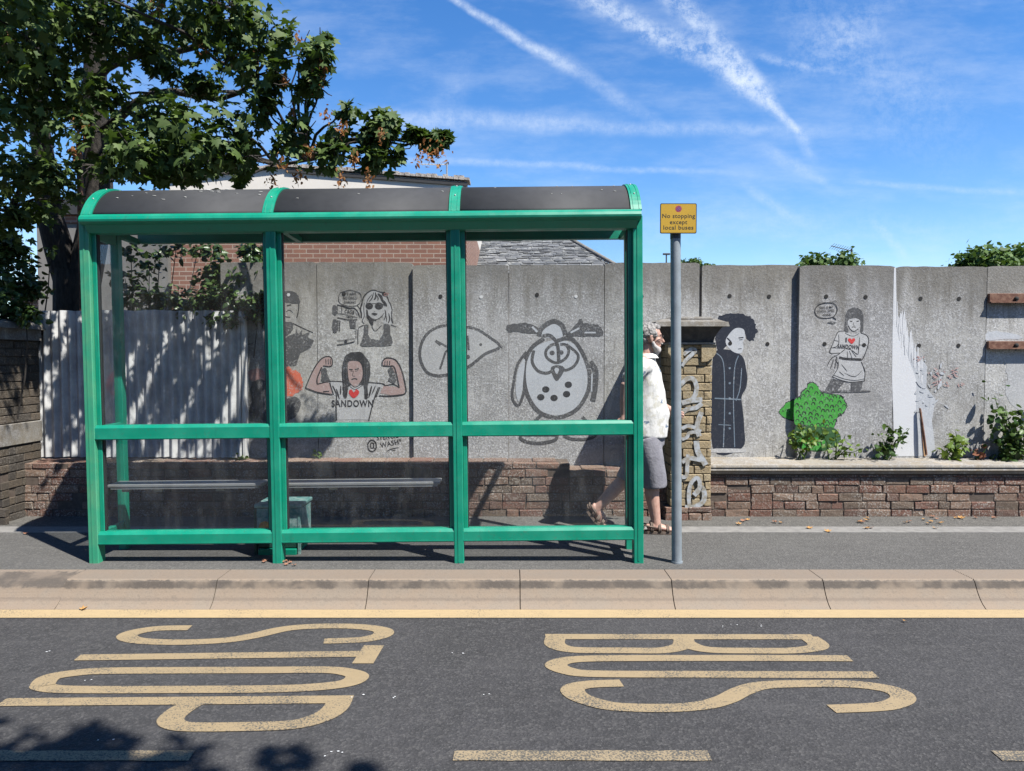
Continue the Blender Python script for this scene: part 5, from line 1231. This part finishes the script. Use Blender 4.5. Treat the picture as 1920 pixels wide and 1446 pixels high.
for i, (px, py) in enumerate([(540,1052),(546,1056),(536,1060),(551,1060),(530,1055),(500,1052),(494,1055)]):
    fallen(px, py, .05, M['dryleaf2'], 'shrivelled leaves beside the second shelter post', 'shrivelled pinkish fallen leaf heaped by the foot of the second shelter post', 50+i)
fallen(152, 1144, .07, M['dryleaf'], None, 'single orange leaf lying in the gutter by the left kerb stone', 70, RZ+.006)
fallen(1697, 1165, .035, M['dryleaf'], None, 'tiny orange leaf on the road right of the word BUS', 71, RZ+.006)
fallen(48, 1002, .06, M['dryleaf2'], None, 'brown leaf on the shaded pavement by the far-left pier', 72)

# ---------------------------------------------------------------- buildings beyond the wall
def bbox_wall(b, x0, x1, y0, y1, z0, z1, mi=0): b.box(x0, x1, y0, y1, z0, z1, mi)
HY = 12.0; ax0, ax1 = P(320, 480, HY).x, P(875, 480, HY).x
hb = thing('gabled_brick_building', ((ax0+ax1)/2, HY, -.3), 'red brick building with a cream upper gable behind the shelter', 'building')
zsp = P(600, 385, HY).z; apx = P(537, 316, HY); zr = P(868, 342, HY).z; zl = zr+.02
b = MB(); b.box(ax0, ax1, HY, HY+9, -.3, zsp); b.build('brick_wall', M['hbrick'], hb)
b = MB(); b.prism([(ax0, zsp+.002), (ax1, zsp+.002), (ax1, zr), (apx.x, apx.z), (ax0, zl)], 'y', HY-.01, HY+9); b.build('cream_gable', M['cream'], hb)
vb = MB()
def verge(a, c, n):
    for i in range(n):
        p, q = a.lerp(c, i/n), a.lerp(c, (i+1)/n-.08/n); h = random.uniform(.035, .07)
        vb.add([(p.x, HY-.06, p.z), (q.x, HY-.06, q.z), (q.x, HY+.3, q.z), (p.x, HY+.3, p.z), (p.x, HY-.06, p.z+h), (q.x, HY-.06, q.z+h), (q.x, HY+.3, q.z+h), (p.x, HY+.3, p.z+h)], [(0,1,5,4),(1,2,6,5),(2,3,7,6),(3,0,4,7),(4,5,6,7),(3,2,1,0)])
verge(Vector((apx.x, HY, apx.z+.02)), Vector((ax1+.06, HY, zr+.02)), 34); verge(Vector((ax0, HY, zl+.02)), Vector((apx.x, HY, apx.z+.02)), 22)
vb.build('verge', M['verge'], hb)
b = MB(); b.prism([(apx.x, apx.z-.07), (ax1+.02, zr-.07), (ax1+.02, zr-.015), (apx.x, apx.z-.015)], 'y', HY-.04, HY-.012); b.build('bargeboard', M['darkroof'], hb)
q = P(838, 330, HY+.6); b = MB(); b.tube([(q.x, HY+.6, zr-.1), (q.x, HY+.6, P(838, 306, HY+.6).z)], .015, 6); z_ = P(838, 309, HY+.6).z
b.tube([(q.x-.45, HY+.5, z_-.02), (q.x, HY+.6, z_)], .008, 5)
for k in range(8): x = q.x-.42+k*.055; b.tube([(x, HY+.42, z_-.02+.003*k), (x, HY+.62, z_-.02+.003*k)], .004, 4)
b.build('aerial', M['alu'], hb)
# grey rendered building at the left
GY = 13.5; gx0, gx1 = P(70, 480, GY).x, P(315, 480, GY).x
gb = thing('grey_rendered_building', ((gx0+gx1)/2, GY, -.3), 'grey rendered building with brick courses under its roof, behind the tree trunk', 'building')
zt = P(130, 419, GY).z; ap = P(230, 300, GY).z
b = MB(); b.box(gx0, gx1, GY, GY+8, -.3, zt); b.build('wall', M['render'], gb)
b = MB(); b.box(gx0-.03, gx1+.03, GY-.03, GY+8, zt+.002, P(130, 404, GY).z); b.build('brick_band', M['hbrick'], gb)
b = MB(); z4 = P(130, 404, GY).z+.002; b.prism([(gx0-.2, z4), (gx1+.2, z4), ((gx0+gx1)/2, z4+.5)], 'y', GY-.1, GY+8.1); b.build('roof', M['darkroof'], gb)
# slate hipped roof building
rb = thing('slate_roofed_building', (.6, 17, -.3), 'building with a lichened grey slate hipped roof showing over the wall behind the shelter', 'building')
ey, ry = 15.0, 18.4; zE, zR = P(1000, 512, ey).z, P(1000, 449, ry).z; xl = P(800, 500, ey).x; xr = P(1172, 503, ey).x; xrr = P(1068, 449, ry).x
b = MB(); b.box(xl, xr-.25, ey+.25, 2*ry-ey-.25, -.3, zE); b.build('wall', M['render'], rb)
b = MB(); rows = 22
for r_ in range(rows):
    t0, t1 = r_/rows, (r_+1.18)/rows; y0_, z0_ = ey+(ry-ey)*t0, zE+(zR-zE)*t0; y1_, z1_ = ey+(ry-ey)*min(t1, 1), zE+(zR-zE)*min(t1, 1)
    xe0 = xr+(xrr-xr)*t0; x = xl-random.uniform(0, .2)
    while x < xe0:
        w = .26; x2 = min(x+w-.012, xe0-(xr-xrr)/rows*.4); j = random.uniform(-.012, .012)
        if x2-x > .05: b.add([(x, y0_, z0_+.02+j), (x2, y0_, z0_+.02+j+random.uniform(-.006,.006)), (x2, y1_, z1_+.004), (x, y1_, z1_+.004)], [(0,1,2,3)])
        x += w
b.add([(xl, ey, zE-.01), (xr, ey, zE-.01), (xrr, ry, zR-.01), (xl, ry, zR-.01)], [(0,1,2,3)]); b.add([(xr, ey, zE-.01), (xr, 2*ry-ey, zE-.01), (xrr, ry, zR-.01)], [(0,1,2)]); b.add([(xl, 2*ry-ey, zE-.01), (xr, 2*ry-ey, zE-.01), (xrr, ry, zR-.01), (xl, ry, zR-.01)], [(3,2,1,0)])
b.build('roof', M['slate'], rb)
b = MB(); b.tube([(xl, ry, zR+.03), (xrr, ry, zR+.03), (xr+.02, ey-.02, zE+.04)], .045, 8); b.build('ridge_tile', M['cope_dark'], rb)
# small house far left
DY = 22; dx0, dx1 = P(55, 540, DY).x, P(100, 540, DY).x
db = thing('small_house', ((dx0+dx1)/2, DY, -.3), 'small house with a dark porch roof, glimpsed between the ivy and the trunk', 'building')
b = MB(); b.box(dx0-.6, dx1+.6, DY, DY+5, -.3, P(80, 546, DY).z); b.build('brick_wall', M['hbrick'], db)
b = MB(); b.box(dx0-.7, dx1+.7, DY-.3, DY+5, P(80, 546, DY).z+.003, P(80, 529, DY).z); b.build('porch_roof', M['darkroof'], db)
b = MB(); b.box(dx0-.1, dx1+.6, DY+.8, DY+5, P(80, 529, DY).z+.003, P(80, 514, DY).z); b.build('upper_wall', M['white'], db)
b = MB(); b.box(dx0-.2, dx1+.7, DY+.6, DY+5.2, P(80, 514, DY).z+.003, P(80, 511, DY).z); b.build('roof_edge', M['darkroof'], db)
w0, w1 = P(74, 560, DY), P(92, 552, DY); b = MB(); b.box(w0.x, w1.x, DY-.02, DY-.003, w0.z-.5, w1.z+.05); b.build('window', M['darkroof'], db)
# cable across the gap, street lamp, aerial
a, c = P(-200, 488, 30), P(400, 520, 30); b = MB(); b.tube(smooth_curve([a, (a+c)/2-Vector((0,0,.5)), c], 8), .018, 5); b.build('overhead_cable', M['darkroof'], at=tuple(a), label='thin overhead cable crossing the sky at the far left', cat='cable')
LY = 70; q = P(1249.5, 476, LY); sl_ = thing('street_lamp', (q.x, LY, -.3), 'distant street lamp standing above the wall left of the sign pole', 'street lamp')
b = MB(); b.tube([(q.x, LY, -.3), (q.x, LY, 4), (q.x, LY, q.z-.1)], [.12, .10, .07], 8); b.build('column', M['polecap'], sl_)
b = MB(); b.box(q.x-.35, q.x+.35, LY-.1, LY+.1, q.z-.12, q.z+.06, 0, .03); b.build('lamp_head', M['polecap'], sl_)
q = P(1580, 466, 24); b = MB(); b.tube([(q.x+.3, 24, -.3), (q.x+.3, 24, q.z)], .03, 6); b.tube([P(1558, 461, 24), P(1598, 471, 24)], .014, 5)
for k in range(9):
    p = P(1560, 461.5, 24).lerp(P(1598, 471, 24), k/9); b.tube([p+Vector((0,-.2,.06)), p+Vector((0,.2,-.06))], .008, 4)
b.build('television_aerial', M['polecap'], at=(q.x+.3, 24, -.3), label='television aerial on a thin mast behind the treetop right of centre', cat='aerial')

# ---------------------------------------------------------------- house added unseen behind the viewer to cut low sky light and pane glare
ob = thing('added_brick_house', (0, -11, -.3), 'two-storey brick house added unseen behind the viewer to block low sky light, mirrored faintly in the shelter panes', 'building')
b = MB(); b.box(-16, 13, -19, -11, -.3, 5.6); b.build('wall', M['hbrick'], ob)
b = MB(); b.prism([(-10.6, 5.6), (-19.4, 5.6), (-15, 8.6)], 'x', -16.4, 13.4); b.build('roof', M['darkroof'], ob)
for k in range(9):
    for z in (.9, 3.4):
        x = -14.6+k*3.2; b = MB(); b.box(x, x+1.2, -10.99, -10.93, z, z+1.4); w = b.build('window', M['white'], ob)
        b = MB(); b.box(x+.08, x+1.12, -10.925, -10.915, z+.08, z+1.32); b.build('glazing', M['darkroof'], w)
# ---------------------------------------------------------------- the walking man
M['skinm'] = simple('sunburnt_skin', (.58,.36,.285), .6, vs=30, col2=(.50,.28,.215), bmp=.05, spec=.35)
M['hair'] = simple('grey_hair', (.40,.38,.36), .75, vs=70, col2=(.13,.12,.12), bmp=.9, bd=.006); M['beard'] = simple('white_beard', (.62,.58,.56), .8, vs=80, col2=(.42,.38,.36), bmp=.8, bd=.004)
def shirt_mat():
    m, nt, b = new_mat('patterned_white_shirt'); p = wpos(nt)
    n = nt.noise(p, 16, 3, .6); n2 = nt.noise(nt.scale(p, (1, 1, 1.4)), 11, 2, .5); n3 = nt.noise(p, 30, 3, .6)
    c = nt.mix(nt.ss(n, .52, .60, 0, .55), c4((.68,.67,.65)), c4((.45,.42,.32)))
    c = nt.mix(nt.ss(n2, .63, .66, 0, .85), c, c4((.06,.13,.24))); c = nt.mix(nt.ss(n3, .52, .60, 0, .5), c, c4((.45,.45,.44)))
    nt.set(b.inputs['Base Color'], c); b.inputs['Roughness'].default_value = .85; bump(nt, b, nt.noise(nt.scale(p, (1,1,.5)), 22, 3, .6), .5, .012); return m
M['shirt'] = shirt_mat(); M['shorts'] = simple('grey_shorts', (.235,.23,.26), .9, vs=14, col2=(.19,.185,.21), bmp=.5, bd=.01); M['leather'] = simple('brown_sandal', (.17,.12,.09), .75, vs=40, var=.3, bmp=.3)
M['gls'] = simple('dark_spectacle_frame', (.015,.013,.012), .4, bmp=0)
MY = 5.95
def H(px, py, dy=0.0): return P(px, py, MY+dy)
def remeshed(b, name, mat, parent, voxel=.006, sm=4, at=None, **kw):
    o = b.build('tmp_form', mat)
    r = o.modifiers.new('r', 'REMESH'); r.mode = 'VOXEL'; r.voxel_size = voxel; r.use_smooth_shade = True
    s = o.modifiers.new('s', 'SMOOTH'); s.factor = .5; s.iterations = sm
    dg = bpy.context.evaluated_depsgraph_get(); dg.update()
    me = bpy.data.meshes.new_from_object(o.evaluated_get(dg)); me.name = name
    old = o.data; bpy.data.objects.remove(o); bpy.data.meshes.remove(old)
    off = Vector(at) if at is not None else (parent.location if parent is not None else Vector((0,0,0)))
    me.transform(Matrix.Translation(-off)); me.materials.clear(); me.materials.append(mat)
    n = bpy.data.objects.new(name, me); C.objects.link(n)
    if parent is not None: n.parent = parent
    if at is not None: n.location = at
    tag(n, **kw); return n
hd = H(1219, 633)                    # head centre
gz = 0.0
b = MB(True)
# head: cranium, face wedge, jaw, nose, brow, ears
b.ball(hd+Vector((-.010,0,.028)), (.098,.076,.088), 20); b.ball(hd+Vector((.030,0,-.020)), (.062,.060,.082), 18); b.ball(hd+Vector((.042,0,-.075)), (.044,.046,.036), 14)
b.tube([hd+Vector((.084,0,.012)), hd+Vector((.100,0,-.018)), hd+Vector((.112,0,-.034)), hd+Vector((.090,0,-.044))], [.010,.013,.015,.008], 10)
b.ball(hd+Vector((.078,0,.026)), (.016,.046,.012), 10); b.ball(hd+Vector((.082,0,-.066)), (.014,.024,.010), 10)
for s_ in (-1, 1):
    b.ball(hd+Vector((-.004, s_*.078,-.012)), (.018,.010,.034), 10); b.ball(hd+Vector((.056, s_*.040,-.022)), (.024,.020,.022), 10)
# neck, torso
b.tube([H(1212,668), H(1213,655), hd+Vector((-.012,0,-.055))], [(.064,.062),(.058,.056),(.058,.056)], 14)
b.tube([H(1204,806), H(1208,770), H(1209,730), H(1206,695), H(1207,676), H(1210,662)], [(.120,.110),(.130,.120),(.140,.120),(.150,.110),(.120,.085),(.05,.05)], 18)
b.ball(H(1216,755), (.115,.130,.12), 16)
# legs: near leg forward and planted, far leg trailing on its toes
NL = [H(1210,808,-.075), H(1219,845,-.09), H(1226,888,-.09), H(1222,925,-.09), H(1229,972,-.09), H(1230,986,-.09)]
b.tube(NL, [.082,.074,.058,.060,.042,.040], 14)
FL = [H(1205,800,.09), H(1192,850,.09), H(1178,890,.09), H(1150,920,.09), H(1122,950,.09), H(1116,960,.09)]
b.tube(FL, [.098,.078,.056,.058,.040,.036], 14)
# near foot flat
f0 = H(1218,991,-.09); f0.z = .045
b.tube([f0+Vector((-.02,0,.0)), f0+Vector((.03,0,.020)), f0+Vector((.10,-.006,.004)), f0+Vector((.165,-.01,-.008)), f0+Vector((.20,-.012,-.014))], [(.036,.034),(.040,.038),(.042,.030),(.044,.020),(.034,.014)], 12)
for k, (dy, L_) in enumerate(((.030,.245),(.012,.238),(-.006,.228),(-.022,.216),(-.036,.203))): b.tube([f0+Vector((.185,dy-.01,-.018)), f0+Vector((L_,dy-.012,-.020))], [.012,.010 if k else .012], 8)
# far foot: heel up, toes on the ground
hA, tA = H(1108,950,.09), H(1131,983,.09); tA.z = .042; dv = (tA-hA)
b.tube([hA+Vector((.005,0,.01)), hA.lerp(tA,.25)+Vector((.02,0,.012)), hA.lerp(tA,.65)+Vector((.015,0,.006)), tA], [(.032,.034),(.036,.042),(.030,.044),(.018,.042)], 12)
for k, dy in enumerate((-.034,-.014,.004,.020,.034)): b.tube([tA+Vector((-.005,dy,-.004)), tA+Vector((.052-.006*abs(k-1),dy*1.05,-.022))], [.012,.010], 8)
def hand(b, wrist, d, up, s=1):
    d = d.normalized(); n = d.cross(up).normalized(); u = n.cross(d).normalized()
    b.tube([wrist, wrist+d*.035, wrist+d*.085], [(.022,.026),(.020,.040),(.015,.040)], 12) if False else None
    pw = wrist+d*.045; b.tube([wrist-d*.01, pw, wrist+d*.088], [.025,.032,.030], 12)
    for k, (o, L_) in enumerate(((-.030,.062),(-.011,.074),(.009,.070),(.028,.055))):
        a = wrist+d*.080+u*o; c1 = a+d*L_*.5+n*s*.008; c2 = c1+d*L_*.34+n*s*.024; b.tube([a, c1, c2], [.0095,.0088,.0075], 8)
    a = wrist+d*.03-u*.022; b.tube([a, a-u*.026+d*.026+n*s*.010, a-u*.030+d*.058+n*s*.020], [.012,.010,.0085], 8)
# near arm swings back, far arm bent across the front
sn = H(1203,690,-.17); en = H(1177,735,-.21); wn = H(1167,757,-.14) if False else H(1163,748,.05)
sn, en, wn = H(1201,690,-.165), H(1172,722,-.22), H(1170,757,-.20)
wn = en+(wn-en).normalized()*.245; b.tube([sn, (sn+en)/2, en, (en+wn)/2, wn], [.052,.046,.038,.036,.026], 12); hand(b, wn, Vector((-.06,0.03,-1)), Vector((1,0,0)))
sf, ef = H(1212,690,.165), H(1214,745,.24); wf = ef+(H(1246,762,.12)-ef).normalized()*.23
b.tube([sf, (sf+ef)/2, ef, (ef+wf)/2, wf], [.050,.045,.038,.035,.025], 12); hand(b, wf, Vector((.55,-.35,-.35)), Vector((0,0,1)), -1)
man_at = (H(1210, 900).x, MY, 0.0)
man = remeshed(b, 'person', M['skinm'], None, .0055, 2, at=man_at, label='grey-haired bearded man in a patterned white shirt and grey shorts walking right past the shelter', cat='person')
# shirt
b = MB(True)
b.tube([H(1206,818), H(1207,797), H(1209,770), H(1210,735), H(1206,700), H(1207,682), H(1210,668)], [(.190,.200),(.190,.200),(.190,.190),(.182,.168),(.180,.145),(.150,.115),(.075,.080)], 22)
b.ball(H(1217,775)+Vector((.01,0,0)), (.160,.165,.13), 18)
b.tube([H(1212,672), H(1213,664)], [(.080,.078),(.072,.070)], 16)
b.tube([sn+Vector((.04,.04,.01)), sn, sn.lerp(en,.78)], [.085,.080,.072], 14); b.tube([sf+Vector((-.02,-.04,.01)), sf, sf.lerp(ef,.80)], [.082,.076,.070], 14)
shirt = remeshed(b, 'shirt', M['shirt'], man, .010, 4)
for v in shirt.data.vertices:
    w = v.co+man.location; k = noise.noise(Vector((w.x*9, w.y*9, w.z*5)))*.012+noise.noise(Vector((w.x*22, w.y*20, w.z*9)))*.006
    v.co += Vector((k, k*.6, 0))
b = MB(True); c0 = H(1214,667); n = 20                     # open collar
vs = []
for i in range(n+1):
    a = R(-150+300*i/n); d = Vector((-math.cos(a), math.sin(a), 0))*-1
    vs += [c0+Vector((d.x*-.066, d.y*.064, .018-.02*(1+math.cos(a))*0)), c0+Vector((d.x*-.098, d.y*.096, -.020))]
b.add(vs, [(2*i, 2*i+2, 2*i+3, 2*i+1) for i in range(n)], 0, True)
b.build('collar', M['shirt'], man)
# shorts
b = MB(True)
b.tube([H(1207,780), H(1206,812), H(1206,835)], [(.158,.176),(.168,.182),(.158,.175)], 20)
b.tube([H(1209,820,-.085), H(1217,850,-.09), H(1224,885,-.09), H(1226,914,-.09)], [.118,.112,.104,.098], 18)
b.tube([H(1206,820,.085), H(1196,850,.09), H(1186,880,.09), H(1176,902,.09)], [.118,.108,.100,.096], 18)
sho = remeshed(b, 'shorts', M['shorts'], man, .010, 3)
for v in sho.data.vertices:
    w = v.co+man.location; k = noise.noise(Vector((w.x*10, w.y*10, w.z*5)))*.016+noise.noise(Vector((w.x*25, w.y*25, w.z*8)))*.005; v.co += Vector((k, k*.6, 0))
# hair, beard, glasses
b = MB(True)
def hf(d, q):
    k = 1+.09*noise.noise(d*5)+.05*noise.noise(d*13); return q*k
b.ball(hd+Vector((-.022,0,.040)), (.098,.083,.088), 26, fn=hf); b.ball(hd+Vector((-.062,0,-.012)), (.056,.070,.058), 20, fn=hf); b.ball(hd+Vector((.028,0,.082)), (.058,.060,.036), 16, fn=hf)
for s_ in (-1, 1): b.ball(hd+Vector((.018, s_*.068,.024)), (.034,.016,.034), 12, fn=hf)
hair = remeshed(b, 'hair', M['hair'], man, .005, 1)
for v in hair.data.vertices:
    w = v.co+man.location; v.co += (w-hd).normalized()*(noise.noise(w*60)*.006)
b = MB(True); b.ball(hd+Vector((.048,0,-.100)), (.046,.050,.042), 16, fn=hf); b.ball(hd+Vector((.040,0,-.135)), (.032,.034,.030), 14, fn=hf); b.tube([hd+Vector((.092,-.024,-.053)), hd+Vector((.100,0,-.050)), hd+Vector((.092,.024,-.053))], .009, 8)
for s_ in (-1, 1): b.tube([hd+Vector((.008, s_*.070,-.036)), hd+Vector((.022, s_*.062,-.072)), hd+Vector((.048, s_*.040,-.096))], [.012,.020,.026], 10)
remeshed(b, 'beard', M['beard'], man, .005, 1)
b = MB(True)
for s_ in (-1, 1):
    c = hd+Vector((.098, s_*.034, .002)); b.tube([c+Vector((-.012*abs(math.sin(a))*0, .022*math.cos(a), .016*math.sin(a))) for a in [6.2832*i/14 for i in range(15)]], .0022, 5)
    b.tube([hd+Vector((.098, s_*.056, .006)), hd+Vector((.05, s_*.080, .008)), hd+Vector((-.004, s_*.086, .004))], .0024, 5)
b.tube([hd+Vector((.099,-.012,.004)), hd+Vector((.102,0,.006)), hd+Vector((.099,.012,.004))], .002, 5)
b.build('glasses', M['gls'], man)
# sandals
def sandal(pts, up, toe_w=.046):
    b = MB(True); a, m_, c = pts; d = (c-a).normalized(); n = Vector((0, 1, 0)); u = n.cross(d); u = u if u.z > 0 else -u; k = 9; ring = []
    out = []
    for i in range(k+1):
        t = i/k; p = a.lerp(m_, min(t*2, 1)) if t < .5 else m_.lerp(c, (t-.5)*2); w = .030+.016*math.sin(math.pi*min(t*1.05, 1))+(.006 if t > .5 else 0)
        if i in (0, k): w *= .6
        out.append((p, w))
    vs = []
    for p, w in out: vs += [p+n*w, p-n*w, p-n*w-u*.022, p+n*w-u*.022]
    fs = []
    for i in range(k): o = 4*i; fs += [(o+j, o+(j+1) % 4, o+4+(j+1) % 4, o+4+j) for j in range(4)]
    fs += [(3,2,1,0), (4*k, 4*k+1, 4*k+2, 4*k+3)]; b.add(vs, fs)
    def strap(t, h, w=.012):
        i = min(int(t*k), k-1); p, ww = out[i]; pts_ = [p+n*(ww+.002)*math.cos(q)+u*h*math.sin(q) for q in [math.pi*j/8 for j in range(9)]]
        b.tube(pts_, [(w, .003)]*9 if False else .0075, 6); b.tube([q+d*.012 for q in pts_], .0075, 6)
    for t, h in ((.30,.078),(.52,.066),(.74,.046)): strap(t, h)
    b.tube([a+n*.034+u*.01, a-d*.012+u*.030, a-n*.034+u*.01], .010, 8); b.tube([a+n*.036+u*.03, a-d*.010+u*.052, a-n*.036+u*.03], .008, 8)
    b.tube([a+n*.037+u*.05, out[3][0]+n*.045+u*.035], .007, 6); b.tube([a-n*.037+u*.05, out[3][0]-n*.045+u*.035], .007, 6)
    return b.build('sandal', M['leather'], man)
s0 = Vector((f0.x-.055, f0.y, .026)); sandal((s0, s0+Vector((.14,-.004,-.002)), s0+Vector((.295,-.012,-.001))), None)
hB = hA+Vector((-.034,0,-.018)); mB_ = hA.lerp(tA,.62)+Vector((-.022,0,-.030)); mB_.z = max(mB_.z, .045); tB = tA+Vector((.052,0,0)); tB.z = .026; sandal((hB, mB_, tB), None)
